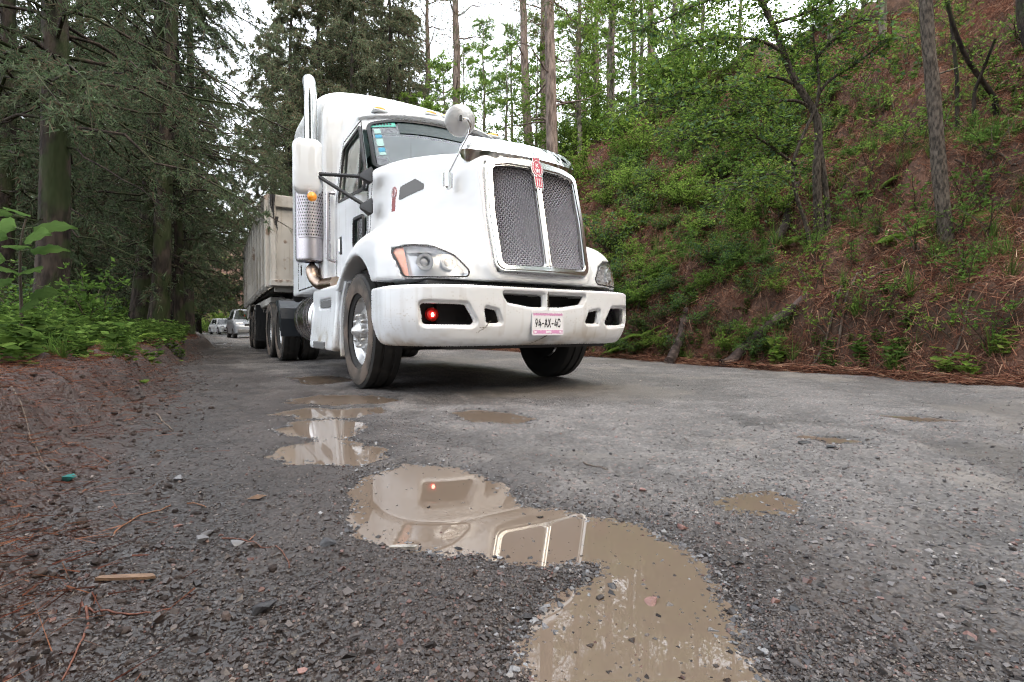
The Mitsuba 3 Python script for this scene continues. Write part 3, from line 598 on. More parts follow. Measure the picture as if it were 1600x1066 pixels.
# mirrors
for s in (-1, 1):
    fx = (lambda m: m) if s < 0 else mir
    hs = surfnet(lambda x, y, z: smax(rbox3(x, y, z, (0, 0, 0), (.085, .135, .265), .08), x-.02-.06*np.cos(np.clip(z/.30, -1, 1)*1.3), .04), (-.12, -.18, -.37), (.13, .18, .37), .014)
    hs.apply_transform(trimesh.transformations.rotation_matrix(-.25, [0, 0, 1])); hs.apply_translation((-.52, -1.48, 2.10))
    mk = tp('side_mirror', fx(hs), 'cab_paint', True)
    gl = cbox((-.098, 0, 0), (.01, .22, .46), .02); gl.apply_transform(trimesh.transformations.rotation_matrix(-.25, [0, 0, 1])); gl.apply_translation((-.52, -1.48, 2.10))
    put(mk+'__mirror_glass', fx(gl), 'chrome', TRK)
    put(mk+'__arm', fx(tube([(-.14, -1.02, 1.98), (-.46, -1.40, 2.03)], .018, 8)), 'black_plastic', TRK)
    put(mk+'__arm', fx(tube([(-.12, -1.02, 1.69), (-.46, -1.40, 2.01)], .018, 8)), 'black_plastic', TRK)
    for z in (1.98, 1.69):
        b = trimesh.convex.convex_hull(np.vstack([cbox((-.10, -1.005, z), (.12, .03, .15), .03).vertices, cbox((-.15, -1.07, z+.005), (.05, .03, .05), .01).vertices])); put(mk+'__arm_mount', fx(b), 'black_plastic', TRK, 40)
    lm = lathe([(0, .022), (.03, .016), (.042, .002), (.044, -.015)], 18, 'x'); lm.apply_transform(trimesh.transformations.rotation_matrix(-.3, [0, 0, 1])); lm.apply_translation((-.43, -1.46, 1.80)); put(mk+'__marker_lamp', fx(lm), 'amber', TRK, 40)
    put(mk+'__lamp_bracket', fx(cbox((-.47, -1.46, 1.82), (.03, .06, .07), .01)), 'dull_steel', TRK)
# hood mirror on a rod (right flank)
hm = lathe([(0, .03), (.04, .028), (.085, .019), (.115, .006), (.122, 0), (.118, -.008), (0, -.01)], 28, 'x')
hm.apply_transform(trimesh.transformations.rotation_matrix(-.30, [0, 0, 1])@trimesh.transformations.rotation_matrix(.30, [0, 1, 0])); hmc = np.array([1.03, -.62, 2.19]); hm.apply_translation(hmc)
hk = tp('hood_mirror', hm, 'mirror_back', 40, label='round chrome convex mirror on a bent rod')
put(hk+'__rod', tube([hmc+np.array(q) for q in ((.05, 0, 0), (.07, .03, 0), (.055, .065, -.03), (.03, .06, -.10))]+[np.array((.92, -.66, 1.82))], .0085, 8), 'chrome', TRK, 60)
put(hk+'__bracket', cbox((.90, -.665, 1.75), (.07, .07, .15), .02), 'chrome', TRK)
mat('mirror_hub', (.1, .1, .1), .4)
put(hk+'__hub', cbox(hmc+np.array((.052, -.018, 0)), (.014, .02, .05), .005), 'black_plastic', TRK)
# steps, tank, fenders, frame
for s in (-1, 1):
    fx = (lambda m: m) if s < 0 else mir
    def step_d(x, y, z):
        d = smax(rbox2(x+1.30, z-.66, .62, .35, .06), np.abs(y+.99)-.19-.05*np.clip((.8-z)/.5, 0, 1), .05)
        d = smax(d, -(np.hypot(x, z-.50)-.66), .02)
        return smax(d, -np.maximum(rbox2(x+1.24, z-.82, .30, .055, .05), y+1.15+0*x), .02)
    k = tp('step_fairing', fx(surfnet(step_d, (-2.0, -1.28, .25), (-.5, -.75, 1.12), .016)), 'white_paint', True)
    put(k+'__lower_step', fx(cbox((-1.32, -1.222, .36), (.55, .04, .085), .012)), 'grey_trim', TRK)
    put(k+'__step_recess', fx(cbox((-1.24, -1.165, .82), (.55, .01, .08), .004)), 'grey_trim', TRK)
    tp('mud_liner', fx(cat(tube([(-.69*math.cos(a), -1.12, .50+.69*math.sin(a)) for a in np.linspace(-.35, .85, 9)], .035, 8))), 'white_paint')
    tk = tp('fuel_tank', fx(cat(lathe([(0, 0), (.30, 0), (.33, .03), (.33, 1.05), (.30, 1.08), (0, 1.08)], 36, 'x'))), 'aluminium', 30)
    scene[tk]['to_world'] = tw(TRK@trimesh.transformations.translation_matrix((-3.0, s*.90, .68)))
    for xx in (-2.05, -2.25, -2.75):
        bd = lathe([(.333, -.035), (.342, -.035), (.342, .035), (.333, .035)], 36, 'x'); bd.apply_translation((xx, s*.90, .68)); put(tk+'__strap', bd, 'dull_steel', TRK, 30)
    # quarter fender before the drive wheels
    fp = [(-4.15-.0, .42), (-4.13, .70), (-4.18, .86), (-4.35, .98), (-4.62, 1.0)]
    fo = sg.LineString(fp).buffer(.02, cap_style='flat')
    tp('quarter_fender', fx(prism(fo, .62, lambda v: np.stack([v[:, 0], -1.24+v[:, 2], v[:, 1]], 1))), 'fender_black', 40)
    tp('quarter_fender_skirt', fx(prism(sg.Polygon([(-4.15, .50), (-4.13, .70), (-4.18, .86), (-4.35, .98), (-4.62, 1.0), (-4.62, .94), (-4.30, .82)]), .02, lambda v: np.stack([v[:, 0], -1.25+v[:, 2], v[:, 1]], 1))), 'fender_black')
    tp('frame_rail', fx(cbox((-2.75, -.43, .92), (7.3, .08, .28), .01)), 'frame_dark')
    tp('work_lamp', fx(cat(lathe([(0, .0), (.055, .0), (.07, .06), (.072, .1), (0, .1)], 16, 'x'))), 'black_plastic'); kk = [q for q in scene if q.startswith('truck__work_lamp')][-1]
    scene[kk]['to_world'] = tw(TRK@trimesh.transformations.translation_matrix((-3.82, s*1.05, 1.02)))
tp('front_axle', cat(cbox((0, 0, .40), (.14, 1.7, .12), .02), cbox((0, 0, .9), (1.4, .9, .5), .05), cbox((-.9, 0, .62), (1.1, .7, .35), .1)), 'frame_dark')
tp('belly_pan', cat(cbox((.1, 0, .50), (1.9, 1.5, .10), .03), cbox((-2.3, 0, .62), (2.6, 1.3, .35), .05)), 'frame_dark'); tp('engine_sump', cbox((.35, 0, .62), (1.0, .6, .3), .1), 'frame_dark')  # pair of boxes added underneath to block light and darken the ground
tp('fifth_wheel', cat(cbox((-5.3, 0, 1.12), (.9, .8, .08), .02), cbox((-3.95, 0, 1.2), (.25, 1.2, .42), .03)), 'frame_dark')
for x in (-4.72, -5.98): tp('drive_axle', cat(tube([(x, -1.0, .52), (x, 1.0, .52)], .1, 12), cbox((x, 0, .55), (.4, .45, .4), .1)), 'frame_dark')
# wheels
def tyre_profile(R=.525, w=.28, rim=.328):
    h = w/2
    half = [(rim, -h*.78), (rim+.03, -h*.90), (R*.78, -h*1.0), (R*.90, -h*.985), (R-.018, -h*.90), (R-.004, -h*.84)]
    tread = []
    for c in (-.52, -.17, .17, .52): tread += [(R, (c-.055)*w), (R-.014, (c-.045)*w), (R-.014, (c+.045)*w), (R, (c+.055)*w)]
    tread = [t for t in tread if abs(t[1]) < h*.8]
    a = half+tread+[(r, -z) for r, z in half[::-1]]
    return a+[(rim-.02, h*.7), (rim-.02, -h*.7), half[0]]
TYRE = lathe(tyre_profile(), 72, 'y'); 
SIDEW = lathe([(.345, .130), (.40, .1425), (.46, .141), (.49, .135), (.49, .130), (.40, .138), (.345, .126)], 72, 'y')
def rim_front():
    """convex polished disc, outside towards -y: profile (r, depth outward)"""
    m = manifold3d.Manifold.revolve(manifold3d.CrossSection([np.array([(0, .07), (.165, .075), (.19, .065), (.235, .035), (.27, .02), (.285, .03), (.30, .075), (.318, .10), (.338, .105), (.338, .06), (.29, -.06), (.26, -.02), (.2, .03), (.16, .04), (0, .04)])[::-1]]), 64)
    for i in range(10):
        a = (i+.5)*2*np.pi/10; h = manifold3d.Manifold.cylinder(.4, .027, .027, 16, True).scale((1, 1.3, 1)).translate((.240, 0, 0)).rotate((0, 0, math.degrees(a))); m = m-h
    q = m.to_mesh(); q = TM(q.vert_properties[:, :3], q.tri_verts); q.vertices = np.stack([q.vertices[:, 0], -q.vertices[:, 2], q.vertices[:, 1]], 1); return q
RIMF = rim_front()
HUB = lathe([(0, .185), (.02, .181), (.075, .128), (.082, .122), (.10, .12), (.11, .08), (.11, .07)], 28, 'y')
nuts = []
for i in range(10):
    a = i*2*np.pi/10; b = lathe([(0, .132), (.012, .13), (.020, .115), (.022, .078), (.03, .076), (.03, .07)], 8, 'y'); b.apply_translation((.143*math.cos(a), 0, .143*math.sin(a))); nuts.append(b)
RIMD = lathe([(0, -.17), (.10, -.17), (.105, -.10), (.12, -.10), (.13, -.19), (.21, -.20), (.235, -.17), (.262, -.08), (.295, .05), (.318, .10), (.338, .105), (.338, .06), (.31, .05)], 48, 'y')
BACKP = lathe([(0, -.12), (.30, -.12)], 32, 'y')
def wheel(name, x, y, out, front, M0=None, holder='truck', rz=0.0, z=.525):
    M0 = TRK if M0 is None else M0
    R_ = trimesh.transformations.rotation_matrix(0 if out < 0 else np.pi, [0, 0, 1])@trimesh.transformations.rotation_matrix(rng.uniform(0, 6), [0, 1, 0])
    M = M0@trimesh.transformations.translation_matrix((x, y, z))@R_
    w = put(holder+'__'+name, TY['t'], None, M)
    put(w+'__sidewall', TY['s'], None, M)
    if front:
        put(w+'__rim', TY['rf'], None, M); put(w+'__hub', TY['h'], None, M); put(w+'__brake_drum', TY['b'], None, M)
        for n_ in nutd: put(w+'__lug_nut', n_, None, M)
    elif front is False: put(w+'__rim', TY['rd'], None, M)
TY = dict(t=mikit.ply(TYRE, 'rubber', smooth=35), s=mikit.ply(SIDEW, 'dusty_rubber', smooth=True), rf=mikit.ply(RIMF, 'wheel_alloy', smooth=30), h=mikit.ply(HUB, 'wheel_alloy', smooth=30),
    rd=mikit.ply(RIMD, 'wheel_alloy', smooth=30), b=mikit.ply(BACKP, 'black_matte'))
nutd = [mikit.ply(n_, 'wheel_alloy', smooth=30) for n_ in nuts]
wheel('front_wheel', 0, -1.03, -1, True); wheel('front_wheel', 0, 1.03, 1, True)
for x in (-4.72, -5.98):
    for s in (-1, 1): wheel('drive_wheel', x, s*1.06, s, False); wheel('drive_wheel', x, s*.74, s, None)
# ---------------------------------------------------------------- dump trailer
lab('dump_trailer', 'dusty beige ribbed dump trailer coupled behind the white truck', 'trailer')
TY_ = -.026
TRL = TRK@trimesh.transformations.translation_matrix((-5.0, 0, 0))@trimesh.transformations.rotation_matrix(TY_, [0, 0, 1])
def f_box(p, n, uv):
    x, y, z = tl(p)
    base = MX((.40, .385, .36), (.30, .285, .26), SS(.3, .8, FB(p.x*1.2, p.y*1.2, p.z*2, 3)))
    rust = SS(.68, .78, FB(p.x*4+3, p.y*4, p.z*3, 4))
    st = SS(.60, .8, N(x*22, y*22, z*1.1))*.45
    return MX(MX(base, (.22, .19, .15), st), (.13, .075, .045), rust*.8)
mat('trailer_paint', f_box, .75)
mat('tar', (.015, .013, .012), .5)
def rp(name, mesh, m, smooth=30, label=None, **kw):
    k = put('dump_trailer__'+name, mesh, m, TRL, smooth, **kw)
    if label: lab(k, label)
    return k
# box in its own frame: front at x=-.75, rear at x=-7.2, sides at y=+-1.22, sloping sheet walls between floor z=1.35 and rail z=3.0
XF, XR = -.72, -7.7
side = sg.Polygon([(XF, 1.22), (XF, 3.02), (XR, 2.97), (XR, 1.20), (XR+1.3, 1.20), (XR+1.9, 1.32), (XF-.9, 1.32)])
for s in (-1, 1):
    fx = (lambda m: m) if s < 0 else mir
    rp('side_wall', fx(prism(sg.Polygon([(XF, 1.40), (XF, 3.0), (XR, 2.86), (XR, 1.22)]), .05, lambda v: np.stack([v[:, 0], -1.16+v[:, 2]-.03, v[:, 1]], 1))), 'trailer_paint')
    rp('top_rail', fx(cat(tube([(XF, -1.24, 2.97), (XR, -1.24, 2.83)], .075, 4))), 'trailer_paint', False)
    rp('lower_rail', fx(tube([(XF, -1.24, 1.37), (XR, -1.24, 1.24)], .07, 4)), 'trailer_paint')
    for x in np.linspace(XF-.04, XR+.06, 10):
        w = .10 if x < XF-.1 else .14
        rp('rib', fx(cbox((x, -1.245, 2.12-.022*(XF-x)), (w, .11, 1.62), .012)), 'trailer_paint')
    rp('rear_skirt', fx(prism(sg.Polygon([(XR, 1.25), (XR, .82), (XR+1.0, .88), (XR+1.6, 1.2)]), .03, lambda v: np.stack([v[:, 0], -1.22+v[:, 2], v[:, 1]], 1))), 'trailer_paint')
    rp('marker_lamp', fx(cbox((XR+.02, -1.285, .93), (.05, .03, .06), .008)), 'red_lamp_glow')
    rp('axle_fender', fx(cbox((-4.7, -.97, 1.12), (5.6, .3, .16), .02)), 'trailer_paint')
rp('front_wall', cat(cbox((XF+.02, 0, 2.1), (.06, 2.3, 1.75), .01)), 'trailer_paint')
rp('front_rail', cbox((XF+.05, 0, 2.90), (.14, 2.46, .22), .012), 'trailer_paint')
for y in (-1.17, -.78, -.39, 0, .39, .78, 1.17): rp('front_rib', cbox((XF+.08, y, 2.06), (.09, .10 if abs(y) > 1 else .05, 1.5), .012), 'trailer_paint')
rp('front_sill', cbox((XF+.10, 0, 1.385), (.24, 2.46, .12), .012), 'trailer_paint')
rp('gusset', cat(*[prism(sg.Polygon([(s*1.12, 1.37), (s*.75, 1.37), (s*1.12, 1.62)]), .02, lambda v: np.stack([XF+.06+v[:, 2], v[:, 0], v[:, 1]], 1)) for s in (-1,)]), 'trailer_paint')
rp('tar_streak', cat(*[tube(np.array([(XF+.135, y, a), (XF+.137, y-.015, (a+b)/2), (XF+.133, y+.01, b)]), [.03, .018, .004], 5) for y, a, b in ((-1.15, 3.0, 2.45), (-1.19, 3.0, 2.68), (-1.10, 2.6, 2.35))]), 'tar'); lab('dump_trailer__tar_streak', 'black tar run down the front corner', kind='stuff')
rp('floor', cbox(((XF+XR)/2, 0, 1.30), (XF-XR-.1, 2.3, .08), .01), 'frame_dark')
rp('chassis_beam', cat(cbox((-3.9, -.45, 1.08), (6.2, .12, .34), .01)), 'frame_dark'); rp('chassis_beam', cat(cbox((-3.9, .45, 1.08), (6.2, .12, .34), .01)), 'frame_dark')
rp('landing_leg', cbox((-2.3, -.8, .95), (.14, .14, .7), .01), 'frame_dark'); rp('landing_leg', cbox((-2.3, .8, .95), (.14, .14, .7), .01), 'frame_dark')
rp('tailgate', cbox((XR-.05, 0, 2.05), (.08, 2.3, 1.75), .01), 'trailer_paint')
mat('flap', (.016, .016, .017), .6); mat('flap_ink', (.35, .33, .30), .6)
fl = rp('mud_flap', cbox((-4.1, -.92, .68), (.02, .62, .88), .004), 'flap')
def onflap(s, h, z, k=.95): return tx(s, h, TXM@np.diag([k, 1, 1, 1.0])+np.array([[0, 0, 0, -4.088], [0, 0, 0, -.90], [0, 0, 0, z], [0, 0, 0, 0]]), .002, True)
put(fl+'__lettering', cat(onflap('TASHA', .085, .98), onflap('CO. S.A.', .03, .92), onflap('TEL. 55', .035, .60), onflap('MEX. MEX.', .035, .53), onflap('CALI 14', .03, .46)), 'flap_ink', TRL, False)
em = trimesh.creation.torus(.075, .010, major_sections=20, minor_sections=5); em.apply_transform(trimesh.transformations.rotation_matrix(np.pi/2, [0, 1, 0])); em.apply_scale((.3, 1.2, 1)); em.apply_translation((-4.087, -.90, .76)); put(fl+'__emblem', em, 'flap_ink', TRL)
for x in (-5.3, -6.6):
    for s in (-1, 1):
        wheel('wheel', x, s*1.06, s, False, TRL, 'dump_trailer'); wheel('wheel', x, s*.74, s, None, TRL, 'dump_trailer')
    rp('axle', tube([(x, -1, .52), (x, 1, .52)], .08, 10), 'frame_dark')
# ---------------------------------------------------------------- waiting cars
mat('car_white', (.74, .75, .75), .3, clearcoat=1.0); mat('car_grey', (.26, .28, .31), .3, metal=.2, clearcoat=1.0)
mat('car_glass', (.02, .025, .025), .05, clearcoat=1.0); mat('car_lens', (.75, .76, .78), .15, clearcoat=1.0)
def car(name, label, M, L, W, H, paint, suv):
    lab(num(name), label, 'car' if not suv else 'suv'); k = name
    hb = .62*H if suv else .60*H
    belt = hb; zl = .30 if suv else .20
    xh = .62 if suv else .75   # windscreen base position ahead of the middle
    def body(x, y, z):
        top = interp(x, [-L/2, -L*.42, -.1*L, xh, L*.40, L/2], [belt*.97, belt, belt, belt, belt*.86, belt*.72])
        hw = W/2-.05*np.clip((z-belt*.7)/.3, 0, 1)-.07*np.clip((np.abs(x)-L*.36)/.6, 0, 1)
        lo = smax(smax(np.abs(x)-L/2+.0*z, np.abs(y)-hw, .25), z-top, .12); lo = smax(lo, zl-z, .06)
        xf = xh-(z-belt)*1.35; xb = -L*.46+(z-belt)*(.25 if suv else .75)
        cb = smax(smax(x-xf, xb-x, .05), np.abs(y)-(W/2-.10-.30*np.clip(z-belt, 0, 1)), .07); cb = smax(cb, z-H, .10); cb = np.maximum(cb, belt-.1-z)
        d = smin(lo, cb, .04)
        for xx in (-L*.31, L*.32): d = smax(d, -np.maximum(np.hypot(x-xx, z-.31)-.37, .5-np.abs(y)), .02)
        return d
    m = surfnet(body, (-L/2-.1, -W/2-.1, .1), (L/2+.1, W/2+.1, H+.08), .05)
    put(k+'__body', m, paint, M, True)
    B, Hh = belt, H
    gl = lambda pts: TM(pts, [[0, 1, 2], [0, 2, 3]])
    xf = lambda z: xh-(z-B)*1.35+.025
    yw = lambda z: W/2-.16-.30*max(z-B, 0)
    put(k+'__windscreen', gl([(xf(B+.05), -yw(B), B+.05), (xf(B+.05), yw(B), B+.05), (xf(Hh-.10), yw(Hh)-.02, Hh-.10), (xf(Hh-.10), -yw(Hh)+.02, Hh-.10)]), 'car_glass', M, False)
    for s in (-1, 1):
        ys = lambda z: s*(W/2-.10-.30*max(z-B, 0)+.012)
        for x0, x1, x2, x3 in ((.45, -.25, -.25, .08), (-.35, -1.1, -1.05, -.35)):
            q = gl([(x0, ys(B+.05), B+.05), (x1, ys(B+.05), B+.05), (x2, ys(Hh-.14), Hh-.14), (x3, ys(Hh-.14), Hh-.14)]); put(k+'__side_window', q, 'car_glass', M, False)
        hl_ = cbox((L*.455, s*W*.34, B*.80), (.16, W*.20, .15), .04); put(k+'__headlight', hl_, 'car_lens', M)
        put(k+'__mirror', cbox((xh-.25, s*(W/2+.06), B+.08), (.12, .16, .12), .03), paint if not suv else 'black_plastic', M)
        for xx in (-L*.31, L*.32):
            w = lathe([(.0, .09), (.16, .09), (.20, .095), (.21, .10), (.30, .10), (.325, .07), (.325, -.07), (.30, -.10), (.2, -.1)], 24, 'y'); w.apply_translation((xx, 0, .33))
            if s > 0: w.vertices[:, 1] *= -1; w.faces = w.faces[:, ::-1]
            w.apply_translation((0, s*(W/2-.12), 0)); wk_ = put(k+'__wheel', w, 'rubber', M)
            h_ = lathe([(0, .10), (.08, .108), (.20, .104)], 20, 'y'); h_.apply_translation((xx, 0, .33))
            if s > 0: h_.vertices[:, 1] *= -1; h_.faces = h_.faces[:, ::-1]
            h_.apply_translation((0, s*(W/2-.12), 0)); put(wk_+'__hubcap', h_, 'dull_steel', M)
    put(k+'__grille', cbox((L*.495, 0, B*.74), (.04, W*.42, .12), .01), 'black_plastic', M)
    put(k+'__lower_intake', cbox((L*.497, 0, B*.42), (.05, W*.6, .12), .01), 'black_plastic', M)
    put(k+'__number_plate', cbox((L*.5+.01, 0, B*.52), (.02, .34, .14), .004), 'plate_white', M)
    if suv:
        for s in (-1, 1): put(k+'__roof_rail', tube([(.0, s*.55, H+.06), (-1.6, s*.55, H+.06)], .025, 6), 'black_plastic', M)
        put(k+'__bumper_guard', cbox((L*.5+.03, 0, B*.42), (.06, W*.8, .18), .03), 'grey_trim', M)
CARS = ((-29.0, .30), (-48.5, .0))
car('grey_suv', 'grey SUV waiting close behind the dump trailer', frame(CARS[0][0], CARS[0][1], -.06, .04), 4.5, 1.82, 1.74, 'car_grey', True)
car('white_hatchback', 'small white hatchback farthest back in the queue', frame(CARS[1][0], CARS[1][1], -.02, .22), 3.8, 1.66, 1.46, 'car_white', False)
DENSE = [[5.33, 9.95], [9.81, 19.65], [4.98, 14.9], [4.96, 14.02], [3.91, 13.86], [7.1, 14.73], [4.27, 11.38], [2.27, 14.35], [3.5, 14.31], [3.73, 12.89], [7.76, 15.71], [4.1, 11.59], [9.55, 16.77], [7.31, 13.1], [8.04, 14.17], [6.46, 15.48], [8.38, 19.01], [3.08, 13.28], [5.43, 10.62], [9.04, 15.3], [8.72, 15.67], [2.68, 10.78], [3.39, 8.79], [4.57, 18.48], [6.78, 14.3], [4.96, 11.48], [6.23, 13.25], [8.19, 19.85], [5.39, 14.26], [7.14, 13.71], [6.28, 18.9], [7.34, 12.5], [6.38, 20.41], [8.11, 14.96], [6.98, 18.47], [3.88, 14.3], [4.23, 14.17], [5.78, 16.12], [4.61, 20.47], [4.49, 13.14], [8.88, 14.88], [3.22, 19.06], [3.14, 9.03], [3.59, 13.86], [3.87, 11.87], [4.81, 9.25], [4.95, 11.83], [5.76, 14.02], [4.68, 9.93], [6.88, 13.04], [6.66, 14.58], [4.14, 13.0], [2.33, 12.84], [5.78, 21.06], [8.72, 18.83], [5.02, 13.14], [2.83, 10.07], [3.32, 14.73], [3.63, 17.38], [4.27, 13.52], [7.06, 18.01], [6.05, 13.87], [8.42, 15.53], [7.0, 11.89], [5.91, 13.38], [4.75, 20.17], [2.88, 18.76], [2.8, 13.22], [5.2, 15.75], [7.05, 12.42], [4.42, 9.7], [8.0, 19.61], [8.78, 15.37], [5.59, 18.38], [2.11, 10.41], [9.2, 17.21], [4.97, 9.92], [4.41, 10.03], [4.82, 13.73], [5.52, 15.94], [4.56, 18.76], [3.33, 13.44], [2.49, 13.38], [3.36, 18.74], [7.25, 14.36], [3.69, 14.1], [5.92, 15.42], [6.1, 19.79], [6.2, 15.9], [5.56, 13.11], [10.01, 16.58], [3.56, 10.87], [5.27, 11.08], [7.0, 15.87], [4.55, 11.68], [3.68, 13.24], [7.58, 19.67], [4.43, 9.38], [5.56, 16.69], [6.32, 16.26], [7.41, 13.83], [4.62, 22.34], [4.56, 11.28], [4.5, 11.98], [2.18, 10.1], [7.93, 17.22], [6.89, 13.84], [6.93, 12.68], [7.66, 13.74], [3.71, 17.68], [2.88, 10.37], [8.02, 13.05], [3.36, 17.61], [5.22, 11.35], [9.57, 19.45], [8.21, 14.49], [9.8, 16.28], [2.96, 9.84], [7.21, 19.77], [7.46, 12.15], [6.22, 14.5], [2.41, 14.06], [5.71, 14.49], [7.9, 12.6], [5.28, 16.11], [4.69, 21.71], [6.94, 19.92], [2.03, 10.7], [2.38, 9.46], [6.98, 19.03], [4.86, 9.68], [4.59, 10.27], [6.87, 14.87], [9.13, 15.75], [2.62, 11.26]]
LOWER = [[3.07, 8.02], [3.34, 8.08], [3.54, 7.81], [3.82, 7.34], [2.45, 9.52], [2.72, 8.21], [2.54, 8.5], [2.41, 9.04], [3.66, 7.58], [3.74, 7.07], [3.9, 8.46], [3.37, 8.64], [2.17, 9.91], [3.51, 7.31], [3.94, 7.9], [3.05, 8.78], [2.73, 9.82], [2.92, 9.56], [3.18, 8.28], [3.22, 7.62], [3.74, 8.14], [2.32, 9.28], [1.96, 9.48], [2.16, 9.68], [4.02, 8.24], [3.59, 8.56], [2.52, 9.73], [2.59, 8.75], [1.92, 9.87], [3.43, 7.1], [1.98, 10.21], [2.17, 8.94], [2.66, 9.03], [2.71, 9.26], [2.09, 9.24], [2.93, 9.0], [2.48, 9.95], [2.28, 10.13], [3.62, 8.33], [3.93, 7.66], [3.0, 8.48], [2.76, 8.51], [2.33, 8.77], [3.3, 7.84]]
SPARSE = [[4.0, 6.44], [5.74, 6.66], [8.21, 9.79], [4.94, 8.38], [4.41, 6.05], [4.56, 6.92], [8.53, 8.8], [6.82, 7.11], [4.94, 5.23], [5.79, 6.28], [6.28, 8.31], [9.3, 11.57], [10.74, 15.8], [10.08, 12.82], [7.91, 11.36], [6.44, 7.19], [6.37, 7.88], [5.72, 8.42], [8.34, 12.94], [9.47, 10.46], [9.81, 15.57], [6.76, 9.07], [9.88, 14.61], [4.67, 5.54], [8.97, 10.76], [7.43, 9.33], [5.02, 5.7], [8.76, 9.7], [9.19, 10.02], [8.18, 12.17], [7.31, 10.77], [8.6, 11.26], [5.93, 7.57], [7.81, 12.8], [5.23, 6.0], [10.88, 12.57], [5.09, 7.49], [5.03, 7.01], [8.05, 9.46], [4.99, 6.31], [7.53, 8.58], [10.96, 13.82], [9.75, 9.9], [5.28, 8.52], [11.24, 13.06], [4.15, 7.04], [10.08, 14.96], [7.38, 11.82], [4.32, 7.38], [7.78, 10.82], [10.1, 15.8], [8.48, 9.42]]
BASE = [[3.31, 7.39], [3.53, 6.79], [4.12, 6.04], [4.53, 5.33], [4.64, 5.18], [2.67, 8.14], [2.11, 9.1], [1.87, 9.66], [4.26, 5.71], [4.87, 5.07]]
STEMS = [([[5.03, 8.45, 1.76], [5.0, 8.41, 2.46], [4.94, 8.36, 3.28], [4.9, 8.32, 3.92], [4.54, 8.27, 4.46], [4.31, 8.23, 4.91], [4.1, 8.19, 5.35], [3.84, 8.14, 5.79], [3.63, 8.1, 6.25]], 0.135, 0.045), ([[4.87, 8.4, 1.81], [4.81, 8.37, 2.14], [4.54, 8.34, 3.08], [4.57, 8.31, 3.36], [4.79, 8.29, 3.91], [4.88, 8.26, 4.23], [4.83, 8.23, 4.82], [4.75, 8.2, 5.32]], 0.065, 0.02), ([[5.19, 8.5, 1.83], [5.16, 8.43, 2.47], [5.04, 8.37, 3.17], [4.9, 8.3, 3.76]], 0.09, 0.05)]
LIMBS = [[[4.74, 8.3, 4.11], [4.32, 8.12, 4.12], [3.54, 7.95, 3.86], [2.98, 7.78, 3.7], [2.54, 7.6, 3.45]], [[4.55, 8.3, 4.43], [4.18, 8.14, 4.48], [3.78, 7.98, 4.4], [3.26, 7.82, 4.16], [2.23, 7.66, 3.97], [1.72, 7.5, 3.73]], [[4.57, 8.3, 3.18], [4.2, 8.08, 3.28], [3.68, 7.85, 3.46], [2.93, 7.62, 3.43], [2.38, 7.4, 3.22]], [[4.9, 8.3, 4.25], [5.06, 8.12, 4.49], [5.31, 7.95, 4.63], [5.58, 7.78, 4.84], [5.81, 7.6, 4.79]], [[4.81, 8.2, 4.81], [5.0, 8.05, 5.04], [5.35, 7.9, 5.25]], [[4.24, 8.1, 4.84], [3.63, 7.97, 5.0], [2.99, 7.83, 4.9], [2.37, 7.7, 4.66]], [[4.06, 8.1, 5.3], [4.44, 7.85, 5.31], [4.86, 7.6, 5.44]], [[4.52, 8.3, 3.07], [3.8, 7.85, 2.87], [3.12, 7.4, 2.51]], [[3.83, 8.1, 5.66], [3.3, 8.13, 5.73], [2.61, 8.17, 5.5], [1.92, 8.2, 5.23]]]
LEANLOG = [[3.87, 8.0, 1.56], [4.34, 8.55, 1.91], [4.89, 9.1, 2.45], [5.57, 9.65, 3.04], [6.45, 10.2, 3.81]]
THIN = [[5.67, 6.68, 1.45], [5.61, 6.69, 1.99], [5.54, 6.71, 2.74], [5.47, 6.72, 3.56], [5.39, 6.74, 4.39], [5.35, 6.75, 5.3]]
LOGS = [[[2.43, 7.95, -0.04], [2.69, 8.2, 0.38], [2.99, 8.45, 0.88]], [[2.99, 7.35, -0.05], [3.52, 7.23, 0.49], [3.77, 7.1, 0.74], [4.05, 6.98, 0.91]]]
STEM2 = [[[8.46, 9.0, 4.42], [8.19, 8.9, 4.65], [7.71, 8.8, 5.14], [7.39, 8.7, 5.62], [7.08, 8.6, 6.29]], [[7.92, 9.2, 4.68], [7.87, 9.2, 5.24], [7.78, 9.2, 5.91], [7.69, 9.2, 6.69]], [[9.22, 9.0, 5.02], [9.02, 9.1, 5.63], [9.0, 9.2, 6.58]], [[7.92, 8.9, 4.54], [7.94, 8.7, 4.98], [7.91, 8.5, 5.29]]]
STICKS = [[[4.75, 6.4, 0.89], [4.48, 6.65, 1.16], [4.21, 6.9, 1.26]], [[4.01, 6.3, 0.61], [4.3, 6.5, 0.98], [4.55, 6.7, 1.49], [4.74, 6.9, 1.78]], [[4.65, 6.2, 0.61], [4.45, 6.55, 0.9], [4.0, 6.9, 1.31]], [[4.98, 6.9, 1.45], [5.15, 6.95, 1.61]], [[6.87, 7.0, 2.21], [6.71, 7.3, 2.25], [6.52, 7.6, 2.28]], [[3.72, 6.4, 0.29], [4.03, 6.45, 0.65], [4.38, 6.5, 1.04]], [[9.46, 9.6, 5.88], [8.8, 9.65, 5.89], [8.37, 9.7, 5.96]], [[4.29, 5.35, 0.13], [4.75, 5.42, 0.23], [5.02, 5.5, 0.31]], [[5.48, 6.2, 1.36], [5.32, 6.05, 1.1], [5.37, 5.9, 0.98]]]
